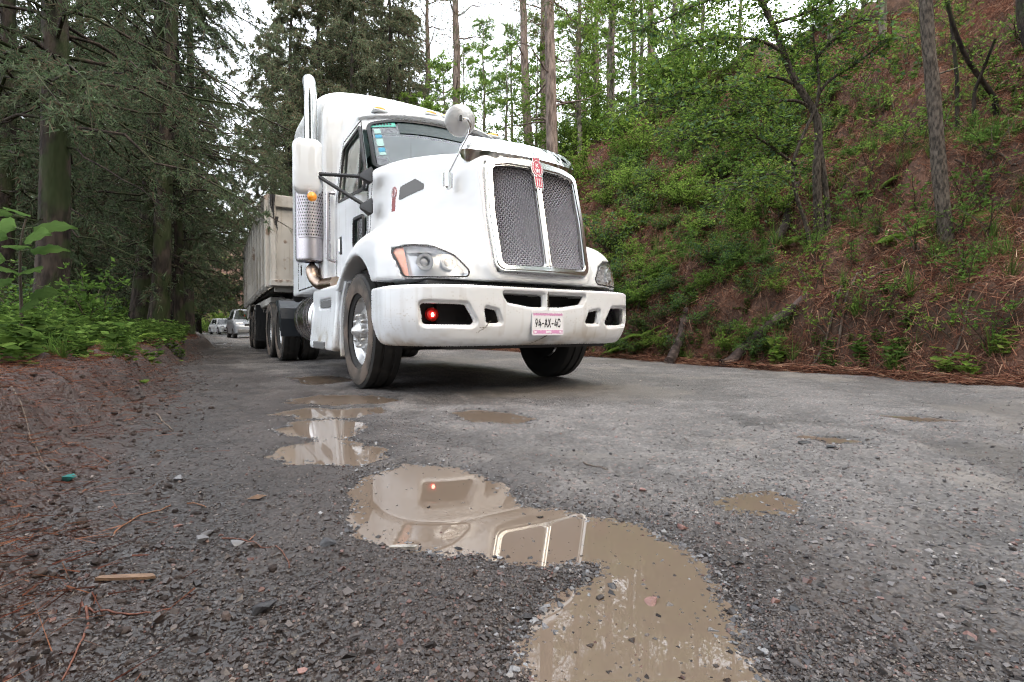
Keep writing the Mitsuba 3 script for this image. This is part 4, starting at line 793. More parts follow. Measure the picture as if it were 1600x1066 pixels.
# ---------------------------------------------------------------- vegetation: builders
def leafmat(key, rough=.35, trans=.9):
    scene[key] = {'type': 'principledthin', 'base_color': {'type': 'mesh_attribute', 'name': 'vertex_color'}, 'roughness': rough, 'eta': 1.45, 'diff_trans': trans, 'spec_trans': 0.0}
leafmat('leaf', .35, 1.05); leafmat('leaf_light', .4, 1.3); leafmat('needle_leaf', .6, 1.1); leafmat('dry_needle', .7, .4)
def f_bark(p, n, uv):
    k = FB(p.x*14, p.y*14, p.z*3.2, 4); m = SS(.48, .66, FB(p.x*2.5, p.y*2.5, p.z*2.2, 4)+.10*n.x)
    return MX(MX((.014, .010, .008), (.050, .037, .029), SS(.3, .75, k)), (.026, .042, .010), m*.7)
def bump_bark(p, n, uv): return .03*FB(p.x*16, p.y*16, p.z*3.5, 3)+.006*N(p.x*50, p.y*50, p.z*20)
def barkmat(key, fn): scene[key] = two({'type': 'bumpmap', 'arbitrary': mikit.proc(bump_bark, eps=.008), 'scale': 1.0, 'bsdf': {'type': 'principled', 'base_color': mikit.proc(fn), 'roughness': .85, 'specular': .3}})
barkmat('mossy_bark', f_bark)
barkmat('pine_bark', lambda p, n, uv: MX((.085, .062, .052), (.22, .17, .145), SS(.3, .7, FB(p.x*12, p.y*12, p.z*2.5, 4))))
barkmat('grey_bark', lambda p, n, uv: MX(MX((.05, .04, .032), (.23, .20, .16), SS(.3, .7, FB(p.x*12, p.y*12, p.z*6, 4))), (.06, .075, .03), SS(.5, .7, FB(p.x*3, p.y*3, p.z*2, 3))*.6))
barkmat('wet_log', lambda p, n, uv: MX((.032, .023, .020), (.13, .095, .085), SS(.35, .7, FB(p.x*10, p.y*10, p.z*10, 4))))
def unit(v): return v/(np.linalg.norm(v, axis=-1, keepdims=True)+1e-12)
def blades(P, D, L, W, R, C, shape='leaf'):
    """n leaves from the points P along the directions D: (vertices, faces, colours)"""
    n = len(P); D = unit(D); S = unit(np.cross(D, R.normal(size=(n, 3))*[.6, .6, .2]+[0, 0, 1.0] if shape == 'leaf' else R.normal(size=(n, 3))))
    Nn = np.cross(S, D); L = np.broadcast_to(L, n)[:, None]; W = np.broadcast_to(W, n)[:, None]
    if shape == 'needle':
        v = np.stack([P-S*W*.5, P+S*W*.5, P+D*L], 1); f = np.arange(n)[:, None]*3+np.array([[0, 1, 2]]); k = 3
    else:
        v = np.stack([P, P+D*L*.42+S*W*.5-Nn*W*.12, P+D*L-Nn*L*.10, P+D*L*.42-S*W*.5-Nn*W*.12], 1)
        f = (np.arange(n)[:, None]*4)[:, None, :]+np.array([[0, 1, 2], [0, 2, 3]])[None]; f = f.reshape(-1, 3); k = 4
    return v.reshape(-1, 3), f, np.repeat(C, k, axis=0)
def pack(*parts):
    v, f, c, o = [], [], [], 0
    for a, b, d in parts: v.append(a); f.append(b+o); c.append(d); o += len(a)
    return np.vstack(v), np.vstack(f), np.vstack(c)
def lply(vfc, m): return mikit.ply(TM(vfc[0], vfc[1]), m, smooth=False, color=vfc[2])
def tint(R, n, cols, jit=.25):
    cols = np.array(cols); i = R.integers(0, len(cols), n); c = cols[i]*(1+jit*R.normal(size=(n, 1))); return np.clip(c, .008, .6)
GREEN = [(.095, .175, .038), (.12, .21, .045), (.15, .24, .058), (.085, .15, .042)]
LIME = [(.19, .29, .055), (.16, .26, .05), (.23, .31, .075), (.13, .21, .045)]
BLUEG = [(.075, .135, .070), (.095, .165, .085), (.12, .19, .10), (.065, .11, .055)]
DARK = [(.085, .125, .065), (.105, .145, .078), (.10, .125, .082), (.135, .16, .10), (.125, .105, .072)]
RUST = [(.17, .065, .03), (.13, .05, .025), (.10, .045, .025), (.20, .09, .045)]
def shrub(seed, n_stem=9, size=1.0, leaf=.05, n_twig=16, n_leaf=9, cols=GREEN, spread=.75, upright=.5):
    R = np.random.default_rng(seed); stems, P, D = [], [], []
    for i in range(n_stem):
        az = R.uniform(0, 2*np.pi); L = size*R.uniform(.55, 1.1); out = spread*R.uniform(.2, 1.0)
        d0 = unit(np.array([math.cos(az)*out, math.sin(az)*out, upright+R.uniform(0, .8)]))
        t = np.linspace(0, 1, 6)[:, None]; base = R.normal(size=3)*[.07, .07, 0]*size
        c = base+d0*L*t+np.array([math.cos(az), math.sin(az), -.35])*(.28*L*t**2)+R.normal(size=(6, 3))*.015*size*t
        stems.append(tube(c, np.linspace(.009, .003, 6)*size**.5, 4, cap=False))
        s = R.uniform(.2, 1, n_twig); k = s*5; a = np.floor(k).astype(int).clip(0, 4); q = c[a]+(c[a+1]-c[a])*(k-a)[:, None]
        td = unit(R.normal(size=(n_twig, 3))*[1, 1, .5]+d0*.5+[0, 0, .15]); tl_ = size*R.uniform(.10, .32, n_twig)
        u = R.uniform(.1, 1, (n_twig, n_leaf)); p = q[:, None]+td[:, None]*(tl_[:, None]*u)[..., None]; p[..., 2] -= .12*tl_[:, None]*u**2
        P.append(p.reshape(-1, 3)); D.append((td[:, None]*.6+R.normal(size=(n_twig, n_leaf, 3))*[.8, .8, .35]).reshape(-1, 3))
    P, D = np.vstack(P), np.vstack(D); n = len(P); L = leaf*R.uniform(.6, 1.25, n)
    return cat(*stems), blades(P, D, L, L*.58, R, tint(R, n, cols))
def herb(seed, n_stem=5, size=.4, leaf=.10, cols=LIME, w=.6):
    """upright plant with opposite broad leaves"""
    R = np.random.default_rng(seed); stems, P, D, LL = [], [], [], []
    for i in range(n_stem):
        az = R.uniform(0, 2*np.pi); L = size*R.uniform(.5, 1.1); lean = R.uniform(.05, .5)
        t = np.linspace(0, 1, 6)[:, None]; c = np.array([math.cos(az), math.sin(az), 0])*(.04*size+lean*L*t**1.5)+np.array([0, 0, 1])*L*t*(1-.2*lean)
        stems.append(tube(c, np.linspace(.006, .002, 6), 4, cap=False))
        for j, s in enumerate(np.linspace(.25, 1, 6)):
            k = s*5; a = min(int(k), 4); q = c[a]+(c[a+1]-c[a])*(k-a)
            for b in range(2 if s < .99 else 4):
                g = az+j*1.57+b*np.pi*(1 if s < .99 else .5)+R.normal()*.2; P.append(q); D.append((math.cos(g), math.sin(g), R.uniform(-.15, .45))); LL.append(leaf*R.uniform(.7, 1.2)*(1.1-.5*abs(s-.55)))
    P, D, LL = np.array(P), np.array(D), np.array(LL); R2 = np.random.default_rng(seed+1)
    return cat(*stems), blades(P, D, LL, LL*w, R2, tint(R2, len(P), cols, .15))
def fern(seed, n=9, size=.5, cols=LIME):
    R = np.random.default_rng(seed); P, D, LL = [], [], []
    for i in range(n):
        az = R.uniform(0, 2*np.pi); L = size*R.uniform(.7, 1.1); o = np.array([math.cos(az), math.sin(az), 0]); sd = np.array([-o[1], o[0], 0])
        for s in np.linspace(.12, 1, 22):
            q = o*L*s*.85+np.array([0, 0, 1])*L*(.75*s-.62*s**2.2)
            for k in (-1, 1): P.append(q); D.append(sd*k+o*.45+np.array([0, 0, -.12])); LL.append(L*.24*math.sin(min(1, s*1.15)*2.75+.25)**.8 if math.sin(min(1, s*1.15)*2.75+.25) > 0 else .01)
    P, D, LL = np.array(P), np.array(D), np.array(LL)
    return blades(P, D, LL, np.maximum(LL*.25, .008), R, tint(R, len(P), cols, .12))
def tuft(seed, n=60, size=.35, cols=GREEN, w=.009):
    R = np.random.default_rng(seed); az = R.uniform(0, 2*np.pi, n); out = R.uniform(.05, .9, n); L = size*R.uniform(.5, 1.1, n)
    P = np.stack([np.cos(az)*.05*size, np.sin(az)*.05*size, 0*az], 1)*R.uniform(0, 1.5, (n, 1)); D1 = np.stack([np.cos(az)*out, np.sin(az)*out, 1+0*az], 1); D1 = unit(D1)
    M_ = P+D1*(L*.55)[:, None]; D2 = unit(D1+np.stack([np.cos(az), np.sin(az), -1.0-.3*out], 1)*out[:, None]*.9); S = np.stack([-np.sin(az), np.cos(az), 0*az], 1)*w*.5; E = M_+D2*(L*.6)[:, None]
    v = np.stack([P-S, P+S, M_+S*.8, M_-S*.8, E], 1); f = (np.arange(n)*5)[:, None, None]+np.array([[0, 1, 2], [0, 2, 3], [3, 2, 4]])
    return v.reshape(-1, 3), f.reshape(-1, 3), np.repeat(tint(R, n, cols), 5, axis=0)
def conifer(seed, Hh=16, r0=.23, Lmax=4.6, h_live=3.2, n_br=95, n_tw=17, n_cl=9, n_card=3, card=.10, cols=DARK, wide=.016, dead=14):
    R = np.random.default_rng(seed)
    z = np.linspace(-.3, Hh, 16); wob = np.cumsum(R.normal(size=(16, 2))*.025, 0); wob -= wob[0]
    rr = r0*np.clip(1-z/Hh, .04, 1)**.75; rr[0] *= 1.35; rr[1] *= 1.06
    ctr = np.column_stack([wob, z]); trunk = tube(ctr, rr, 14)
    at_ = lambda h: np.stack([np.interp(h, z, ctr[:, 0]), np.interp(h, z, ctr[:, 1]), h], -1)
    br, P, D = [], [], []
    hs = np.sort(np.concatenate([R.uniform(h_live, Hh*.97, n_br), R.uniform(1.6, h_live+1.5, dead)]))
    for h in hs:
        live = h > h_live+R.normal()*.3 and R.uniform() > .08; az = R.uniform(0, 2*np.pi); f = (h/Hh)
        L = Lmax*(1-f)**.65*R.uniform(.55, 1.1) if live else R.uniform(.5, 2.6)
        o = np.array([math.cos(az), math.sin(az), 0]); el = R.uniform(-.15, .30) if live else R.uniform(-.3, .25); dr_ = R.uniform(.25, .6)
        s = np.linspace(0, 1, 8); c = at_(np.full(8, h))+o*(L*s)[:, None]; c[:, 2] += L*(el*s-dr_*s**1.8*(.75 if live else .4)); c[1:] += R.normal(size=(7, 3))*.035*L**.5
        b0 = .008+.0062*L; br.append(tube(c, np.linspace(b0, .004, 8), 5, cap=False))
        m = n_tw if live else 5
        ss = R.uniform(.18 if live else .3, 1, m); k = ss*7; a = np.floor(k).astype(int).clip(0, 6); q = c[a]+(c[a+1]-c[a])*(k-a)[:, None]
        sd = np.array([-o[1], o[0], 0])*np.where(R.uniform(size=m) > .5, 1, -1)[:, None]
        td = unit(o*.55+sd*R.uniform(.3, .9, (m, 1))+np.array([0, 0, -1])*R.uniform(.1, .8, (m, 1))+R.normal(size=(m, 3))*.2); tl_ = (.28+.55*(1-ss))*R.uniform(.6, 1.2, m)*min(1, L/2.5+.25)
        if not live:
            for i in range(m): br.append(tube(np.stack([q[i], q[i]+td[i]*tl_[i]*.6+[0, 0, -.1*tl_[i]]]), [.005, .002], 3, cap=False))
            continue
        for i in range(0, m, 3): br.append(tube(np.stack([q[i], q[i]+td[i]*tl_[i]*.5, q[i]+td[i]*tl_[i]+[0, 0, -.2*tl_[i]]]), [.006, .004, .002], 3, cap=False))
        u = R.uniform(.0, 1, (m, n_cl)); p = q[:, None]+td[:, None]*(tl_[:, None]*u)[..., None]; p[..., 2] -= .30*tl_[:, None]*u**2
        p = np.repeat(p.reshape(-1, 3), n_card, 0); P.append(p+R.normal(size=p.shape)*.012); D.append(np.repeat((td[:, None]*.7+np.zeros((m, n_cl, 1))+[0, 0, -.15]).reshape(-1, 3), n_card, 0)+R.normal(size=p.shape)*.55)
    P, D = np.vstack(P), np.vstack(D); n = len(P)
    return trunk, cat(*br), blades(P, D, card*R.uniform(.6, 1.3, n), wide, R, tint(R, n, cols, .22), 'needle')
def leafy_tree(seed, Hh=14, r0=.16, cols=LIME, h0=3.0, n_br=46, n_tw=12, n_leaf=12, leaf=.085, Lb=2.2, el=(.1, .9)):
    R = np.random.default_rng(seed); z = np.linspace(-.5, Hh, 14); wob = np.cumsum(R.normal(size=(14, 2))*.06, 0); wob -= wob[1]
    ctr = np.column_stack([wob, z]); rr = r0*np.clip(1-z/Hh, .08, 1)**.7; trunk = tube(ctr, rr, 10); br, P, D = [], [], []
    for h in R.uniform(h0, Hh*.98, n_br):
        az = R.uniform(0, 2*np.pi); L = Lb*(1.05-(h/Hh)**2*.7)*R.uniform(.5, 1.1); o = np.array([math.cos(az), math.sin(az), 0]); e = R.uniform(*el)
        s = np.linspace(0, 1, 6); c = np.stack([np.interp(h, z, ctr[:, 0])+o[0]*L*s, np.interp(h, z, ctr[:, 1])+o[1]*L*s, h+L*(e*s-.35*s**2)], 1); c[1:] += R.normal(size=(5, 3))*.06
        br.append(tube(c, np.linspace(.012+.010*L, .004, 6), 4, cap=False)); m = n_tw
        ss = R.uniform(.25, 1, m); k = ss*5; a = np.floor(k).astype(int).clip(0, 4); q = c[a]+(c[a+1]-c[a])*(k-a)[:, None]
        td = unit(o*.4+R.normal(size=(m, 3))*[1, 1, .6]); tl_ = R.uniform(.25, .75, m)
        u = R.uniform(.1, 1, (m, n_leaf)); p = q[:, None]+td[:, None]*(tl_[:, None]*u)[..., None]; p[..., 2] -= .2*tl_[:, None]*u**2
        P.append(p.reshape(-1, 3)); D.append((td[:, None]*.5+R.normal(size=p.shape)*[.9, .9, .5]).reshape(-1, 3))
    P, D = np.vstack(P), np.vstack(D); n = len(P); L = leaf*R.uniform(.6, 1.3, n)
    return trunk, cat(*br), blades(P, D, L, L*.6, R, tint(R, n, cols))
def place(x, y, s=1.0, yaw=None, tilt=(0, 0), dz=0.0, z=None):
    z = float(hw(x, y))+dz if z is None else z; yaw = rng.uniform(0, 6.28) if yaw is None else yaw
    M = trimesh.transformations.euler_matrix(tilt[0], tilt[1], 0, 'sxyz')@trimesh.transformations.rotation_matrix(yaw, [0, 0, 1]); M[:3, :3] *= s; M[:3, 3] = x, y, z; return M
def plant(name, proto, M, label, catg, group=None):
    k = num(name); lab(k, label, catg, group)
    for pn, d in proto:
        scene[f'{k}__{pn}'] = {**d, 'to_world': tw(M)}
        lab(f'{k}__{pn}', kind='stuff')
    return k
def pr_tree(t, bark): return [('trunk', mikit.ply(t[0], bark, smooth=True)), ('branches', mikit.ply(t[1], bark, smooth=True)), ('foliage', lply(t[2], 'needle_leaf'))]
def pr_leafy(t, bark): return [('trunk', mikit.ply(t[0], bark, smooth=True)), ('branches', mikit.ply(t[1], bark, smooth=True)), ('foliage', lply(t[2], 'leaf_light'))]
mat('stem_green', (.07, .09, .03), .6); mat('stem_brown', (.06, .045, .03), .7)
def pr_shrub(t, m='stem_brown'): return [('stems', mikit.ply(t[0], m, smooth=True)), ('leaves', lply(t[1], 'leaf'))]
# ---------------------------------------------------------------- dark conifers on the left
KA = [pr_tree(conifer(11+i, Hh=16, r0=.225, Lmax=5.4, h_live=3.3+.5*i, n_br=100, n_tw=19, n_cl=10, wide=.021, card=.11, dead=18), 'mossy_bark') for i in range(3)]
KT = [pr_tree(conifer(31+i, Hh=16, r0=.15, Lmax=3.6, h_live=1.8, n_br=90, n_tw=14, n_cl=8, card=.17, wide=.036), 'mossy_bark') for i in range(2)]
KF = [pr_tree(conifer(51+i, Hh=15, r0=.17, Lmax=3.8, h_live=1.6, n_br=90, n_tw=14, n_cl=5, n_card=2, card=.34, wide=.085, dead=5, cols=DARK+[(.06, .085, .045)]), 'mossy_bark') for i in range(2)]
PALE = [(.12, .155, .085), (.15, .18, .105), (.13, .15, .10), (.18, .19, .12), (.16, .12, .08)]
KR = [pr_tree(conifer(61+i, Hh=16, r0=.2, Lmax=5.0, h_live=1.5, n_br=120, n_tw=17, n_cl=7, n_card=3, card=.20, wide=.045, dead=6, cols=PALE), 'mossy_bark') for i in range(2)]
def atpx(px, z): return (px-800)/800*z, z
for px, z, pr, s, tilt, lb in (
    (82, 8.3, KA[0], 1.0, (0, .055), 'thick dark mossy conifer trunk nearest the camera at left'),
    (246, 13.5, KA[1], 1.0, (0, .06), 'tall leaning dark conifer with long bare branches beside the trailer'),
    (4, 10.5, KT[0], 1.1, (0, .02), 'slim dark conifer at the left edge of the picture'),
    (218, 14.6, KA[2], 1.2, (0, .07), 'tall conifer whose long boughs hang over the trailer'),
    (267, 17, KA[2], .85, (0, .0), 'dark conifer standing close behind the tall leaning one'),
    (280, 15.2, KT[1], .95, (0, .01), 'thin pale-trunked conifer among the darker roadside trunks'),
    (292, 19.5, KA[0], 1.0, (0, .02), 'dark roadside conifer nearest the dump trailer')):
    plant('conifer', pr, place(*atpx(px, z), s=s, tilt=tilt), lb, 'tree')
for px, z in ((30, 16), (135, 19), (195, 25), (60, 27), (-60, 14), (165, 33), (235, 30), (110, 42), (20, 38), (250, 44), (205, 52), (-40, 24), (290, 40), (310, 52), (0, 34), (130, 60)):
    plant('far_conifer', KF[rng.integers(2)] if z > 22 else KT[rng.integers(2)], place(*atpx(px, z), s=rng.uniform(.9, 1.1)*(1+max(0, z-25)/50)), ('dark conifer deep in the forest '+('at the left edge' if px < 40 else 'right of the thick left trunk' if px < 180 else 'beside the tall leaning conifer' if px < 280 else 'left of the trailer')+(', farther back' if z > 29 else '')), 'tree', 'conifers deep in the left forest')
for u, t, s in ((-38, -5.5, 1.15), (-50, -8.0, 1.3), (-64, -13, 1.5), (-20, -5.8, .95), (-28, -5.0, 1.0)):
    x, y = road2world(u, t); plant('roadside_conifer', KR[rng.integers(2)], place(x, y, s=s), 'dark conifer along the left road verge behind the trailer', 'tree', 'conifers on the far left verge')
# conifers and tall pines beyond the ridge
for px, z in ((520, 40), (575, 46), (610, 38), (450, 50), (640, 52), (480, 60), (545, 58), (500, 36), (430, 42), (555, 34), (625, 44), (460, 36), (600, 60)):
    plant('ridge_conifer', KR[rng.integers(2)], place(*atpx(px, z), s=rng.uniform(1.35, 1.7)), 'grey-green drooping conifer '+('left of the exhaust stack top' if px < 475 else 'right behind the exhaust stack top' if px < 530 else 'above the sleeper roof' if px < 590 else 'above the cab roof lamps')+(' and nearer' if z < 45 else ' and farther off'), 'tree', 'conifers on the slope above the cab')
def pine(seed, Hh=20, r0=.25):
    R = np.random.default_rng(seed); z = np.linspace(-1, Hh, 14); wob = np.cumsum(R.normal(size=(14, 2))*.05, 0); wob -= wob[1]; ctr = np.column_stack([wob, z]); trunk = tube(ctr, r0*np.clip(1-z/Hh, .1, 1)**.6, 12); br = []
    for h in R.uniform(3, Hh, 26):
        az = R.uniform(0, 6.28); L = R.uniform(.8, 3.2); s = np.linspace(0, 1, 6); o = np.array([math.cos(az), math.sin(az)])
        c = np.stack([np.interp(h, z, ctr[:, 0])+o[0]*L*s, np.interp(h, z, ctr[:, 1])+o[1]*L*s, h+L*(R.uniform(-.1, .5)*s+R.uniform(-.4, .4)*s**2)], 1); c[1:] += R.normal(size=(5, 3))*.08; br.append(tube(c, np.linspace(.05, .008, 6), 4, cap=False))
    n = 900; i = R.uniform(7, Hh, n); a = R.uniform(0, 6.28, n); r = R.uniform(.4, 2.6, n)*(1-.3*i/Hh); P = np.stack([np.cos(a)*r, np.sin(a)*r, i+R.normal(size=n)*.3], 1); P = np.repeat(P, 7, 0)+R.normal(size=(n*7, 3))*.14
    return trunk, cat(*br), blades(P, R.normal(size=P.shape)+[0, 0, -.3], .22, .03, R, tint(R, len(P), [(.07, .10, .045), (.09, .12, .055), (.12, .07, .04)]), 'needle')
PN = [pr_tree(pine(70+i), 'pine_bark') for i in range(3)]
for px, z, s, tl_, lb in ((863, 20.5, 1.0, (0, -.02), 'brown pine trunk rising straight from behind the truck hood'), (827, 31, 1.15, (0, -.03), 'pine trunk leaning left above the hood mirror'), (848, 35, 1.0, (0, 0), 'grey pine trunk directly behind the brown one'),
    (716, 37, 1.35, (0, 0), 'pale thick pine trunk above the middle of the cab roof'), (669, 41, 1.2, (0, 0), 'reddish pine trunk above the cab roof lamps'), (900, 33, .8, (0, .02), 'slim ivy-clad trunk right of the brown pine')):
    plant('pine', PN[rng.integers(3)], place(*atpx(px, z), s=s, tilt=tl_), lb, 'tree')
for px, z in ((953, 32), (990, 34), (1013, 29), (930, 42)):
    plant('far_pine', PN[rng.integers(3)], place(*atpx(px, z), s=rng.uniform(.8, 1.2)), 'pale straight trunk standing against the white sky on the ridge', 'tree', 'pale trunks along the ridge')
LT = [pr_leafy(leafy_tree(90+i, cols=LIME+GREEN[2:3], n_br=56, n_tw=13, leaf=.16, h0=1.5, Lb=2.7), 'grey_bark') for i in range(3)]
for px, z, s in ((905, 26, .8), (955, 28, .85), (760, 33, .8), (700, 30, .75), (1000, 27, .8), (1050, 24, .8), (640, 36, .8), (850, 40, 1.0), (930, 36, 1.0), (1090, 22, .65), (1150, 21, .55), (590, 45, .9), (800, 38, .8), (680, 26, .6), (730, 27, .55), (790, 29, .6), (835, 27, .5), (650, 30, .6), (1060, 30, .8), (910, 44, 1.0), (720, 44, 1.0)):
    plant('leafy_tree', LT[rng.integers(3)], place(*atpx(px, z), s=s), 'light green leafy tree on the bank top '+('above the cab roof' if px < 780 else 'behind the brown pine trunk' if px < 930 else 'left of the crooked tree crown' if px < 1080 else 'behind the crooked tree'), 'tree', 'light green trees along the bank top')
for px, z in ((1290, 15.5), (1370, 14.5), (1440, 15.5), (1530, 14), (1600, 15), (1340, 18), (1490, 17)):
    plant('hilltop_tree', LT[rng.integers(3)] if rng.uniform() < .6 else PN[rng.integers(3)], place(*atpx(px, z), s=rng.uniform(.4, .6)), 'slender tree near the top of the bank at the upper right', 'tree', 'trees near the top of the bank')
# dead russet young tree above the cab
DT = pr_tree(conifer(77, Hh=7, r0=.07, Lmax=1.3, h_live=.8, n_br=60, n_tw=10, n_cl=5, n_card=3, card=.18, wide=.04, cols=RUST, dead=0), 'pine_bark')
plant('dead_tree', DT, place(*atpx(625, 33), s=1.1), 'withered russet tree above the cab roof', 'tree')
# ---------------------------------------------------------------- shrubs and herbs on the bank
SB = [pr_shrub(shrub(100+i, cols=[GREEN+LIME[3:], LIME, LIME+BLUEG, BLUEG+GREEN][i], n_stem=11, n_twig=18, n_leaf=8, leaf=.062)) for i in range(4)]
for i, (x, y) in enumerate(DENSE):
    if x/y < .172 and hw(x, y) < 6.5 or rng.uniform() < .15: continue
    far = y > 13
    pi_ = rng.choice(4, p=(.25, .47, .25, .03)); hz_ = float(hw(x, y)); tone = ('mid-green', 'yellow-green', 'mixed green', 'bluish-green')[pi_]
    where = 'on the lowest part of the bank' if hz_ < 2.2 else 'half way up the bank' if hz_ < 5 else 'high on the bank'; side = 'beside the truck' if x/y < .32 else 'left of the crooked tree' if x/y < .50 else 'behind the crooked tree'
    plant('bank_shrub', SB[pi_], place(x, y, s=rng.uniform(.6, 1.0)*(1.25 if far else .75), tilt=(rng.uniform(-.1, .3), rng.uniform(-.4, 0))), f'{tone} thicket shrub {where} {side}', 'shrub', 'shrubs of the green thicket on the bank')
for i, (x, y) in enumerate(LOWER):
    plant('low_shrub', SB[rng.integers(4)], place(x, y, s=rng.uniform(.32, .52), tilt=(0, -.35)), 'low green shrub on the lower bank '+('close to the bumper' if x/y < .33 else 'between the two fallen logs' if x/y < .47 else 'above the long fallen log'), 'shrub', 'low shrubs on the lower bank')
HB = [pr_shrub(herb(120+i, n_stem=5+i, size=.42, leaf=.13, cols=LIME if i < 2 else GREEN), 'stem_green') for i in range(3)]
SP = [pr_shrub(shrub(130+i, n_stem=6, n_twig=10, n_leaf=6, leaf=.06, cols=[LIME, GREEN][i], upright=.8, spread=.6), 'stem_brown') for i in range(2)]
for i, (x, y) in enumerate(SPARSE):
    plant('bank_sapling', SP[rng.integers(2)], place(x, y, s=rng.uniform(.5, 1.0), tilt=(0, -.3)), 'sapling in the red pine litter '+('low on the bank' if hw(x, y) < 1.5 else 'half way up the bank' if hw(x, y) < 3.8 else 'high on the bank')+(' right of the bare trunk' if x/y > .85 else ' left of the bare trunk'), 'plant', 'saplings in the pine litter')
for i, ((x, y), lb) in enumerate(zip(BASE, ('broad-leaved plant in front of the long fallen log', 'bushy plant right of the long fallen log', 'low plant at the road edge midway along the bank', 'yellow-green plant at the road edge near the right side', 'small plant beside the yellow-green one at the right', 'round low plant just right of the short log', 'low plant at the road edge left of the short log', 'plant at the road edge close to the bumper', 'small bright plant on the verge below the overhang', 'rightmost plant on the verge at the picture edge'))):
    plant('verge_plant', HB[i % 3], place(x, y, s=rng.uniform(.75, 1.15) if i in (0, 1) else rng.uniform(.45, .8), dz=-.02), lb, 'plant')
FN = mikit.ply and [lply(fern(140+i), 'leaf') for i in range(2)]
for x, y in ((5.1, 7.9), (4.7, 8.6), (5.9, 8.3), (2.0, 9.4), (2.4, 9.0), (2.9, 9.9), (6.2, 7.0), (5.2, 6.9)):
    plant('fern', [('fronds', FN[rng.integers(2)])], place(x, y, s=rng.uniform(.8, 1.3), tilt=(0, -.4)), 'arching green fern on the bank', 'fern', 'ferns on the bank')
# bright bushes on the bank top behind the truck
BB = [pr_shrub(shrub(150+i, n_stem=14, n_twig=24, n_leaf=9, leaf=.055, cols=LIME if i else LIME+GREEN, size=1.0, spread=.9)) for i in range(2)]
for i in range(72):
    u, t = rng.uniform(-36, -9), rng.uniform(9, 18); x, y = road2world(u, t)
    plant('bright_bush', BB[i % 2], place(x, y, s=rng.uniform(1.3, 2.6)), ('bright green bush '+('low' if hw(x, y) < 8 else 'high')+' on the bank '+('above the cab roof' if x/y < -.06 else 'left of the brown pine trunk' if x/y < .075 else 'right of the brown pine trunk')), 'bush', 'bright bushes on the upper bank')
for px, z in ((322, 58), (330, 64), (338, 56), (345, 70), (352, 60), (360, 66), (368, 54), (376, 62), (326, 74), (350, 78), (366, 75), (384, 58), (312, 66), (340, 84), (358, 50), (374, 48)):
    x, y = atpx(px, z); plant('far_bush', BB[rng.integers(2)], place(x, y, s=rng.uniform(2.0, 3.2)), 'bush on the green slope beyond the waiting cars', 'bush', 'bushes on the slope beyond the cars')
for i in range(40):
    u = rng.uniform(-85, -26); t = bend(u)+rng.uniform(4.3, 11); x, y = road2world(u, t)
    plant('far_bush', BB[i % 2], place(x, y, s=rng.uniform(1.2, 2.3)), 'bush on the green slope beyond the waiting cars', 'bush', 'bushes on the slope beyond the cars')
# ---------------------------------------------------------------- the crooked tree, thin trunk, logs, sticks
def twigs_on(paths, seed, n_tw, n_leaf, leaf, cols, tl0=.5, start=.25):
    R = np.random.default_rng(seed); P, D, tw_ = [], [], []
    for c in paths:
        c = np.array(c); L = np.linalg.norm(np.diff(c, axis=0), axis=1).sum(); m = int(n_tw*L); k = R.uniform(start, 1, m)*(len(c)-1); a = np.floor(k).astype(int).clip(0, len(c)-2); q = c[a]+(c[a+1]-c[a])*(k-a)[:, None]
        td = unit(unit(c[a+1]-c[a])*.5+R.normal(size=(m, 3))*[1, 1, .35]); tl_ = tl0*R.uniform(.4, 1.2, m)
        for i in range(m): tw_.append(tube(np.stack([q[i], q[i]+td[i]*tl_[i]*.5, q[i]+td[i]*tl_[i]+[0, 0, -.1*tl_[i]]]), [.006, .004, .002], 3, cap=False))
        u = R.uniform(.05, 1.05, (m, n_leaf)); p = q[:, None]+td[:, None]*(tl_[:, None]*u)[..., None]+R.normal(size=(m, n_leaf, 3))*.03; p[..., 2] -= .1*tl_[:, None]*u**2
        P.append(p.reshape(-1, 3)); D.append((td[:, None]*.6+R.normal(size=p.shape)*[.8, .8, .3]+[0, 0, -.1]).reshape(-1, 3))
    P, D = np.vstack(P), np.vstack(D); n = len(P); L = leaf*R.uniform(.6, 1.25, n)
    return cat(*tw_), blades(P, D, L, L*.55, R, tint(R, n, cols))
def smooth_path(c, n=24):
    c = np.array(c, float); d = np.r_[0, np.cumsum(np.linalg.norm(np.diff(c, axis=0), axis=1))]; s = np.linspace(0, d[-1], n); from scipy.interpolate import CubicSpline as CS
    return CS(d, c)(s)
barkmat('brown_bark', lambda p, n, uv: MX((.030, .024, .019), (.125, .102, .082), SS(.25, .75, FB(p.x*55, p.y*55, p.z*16, 4))))
lab(num('crooked_tree'), 'crooked multi-stemmed leafy tree leaning over the bank', 'tree')
for c, r0, r1 in STEMS:
    c = smooth_path(c); c[0, 2] -= .25; rr = np.linspace(r0*.56, r1*.8, len(c)); rr[:3] *= [1.5, 1.25, 1.1]; put('crooked_tree__stem', tube(c, rr, 10), 'brown_bark', None, True)
for c in LIMBS: put('crooked_tree__limb', tube(smooth_path(c), np.linspace(.026, .007, 24), 7), 'brown_bark', None, True)
t_, l_ = twigs_on([smooth_path(c) for c in LIMBS]+[smooth_path(STEMS[0][0])[13:]]+[smooth_path(STEMS[1][0])[16:]], 5, 36, 17, .072, GREEN[:3]+BLUEG[1:3]+LIME[:3], .62, .2)
put('crooked_tree__twigs', t_, 'brown_bark', None, True); lab('crooked_tree__twigs', kind='stuff')
scene['crooked_tree__foliage'] = lply(l_, 'leaf'); lab('crooked_tree__foliage', kind='stuff')
lab(num('bare_trunk'), 'straight slender bare trunk on the right of the bank', 'tree')
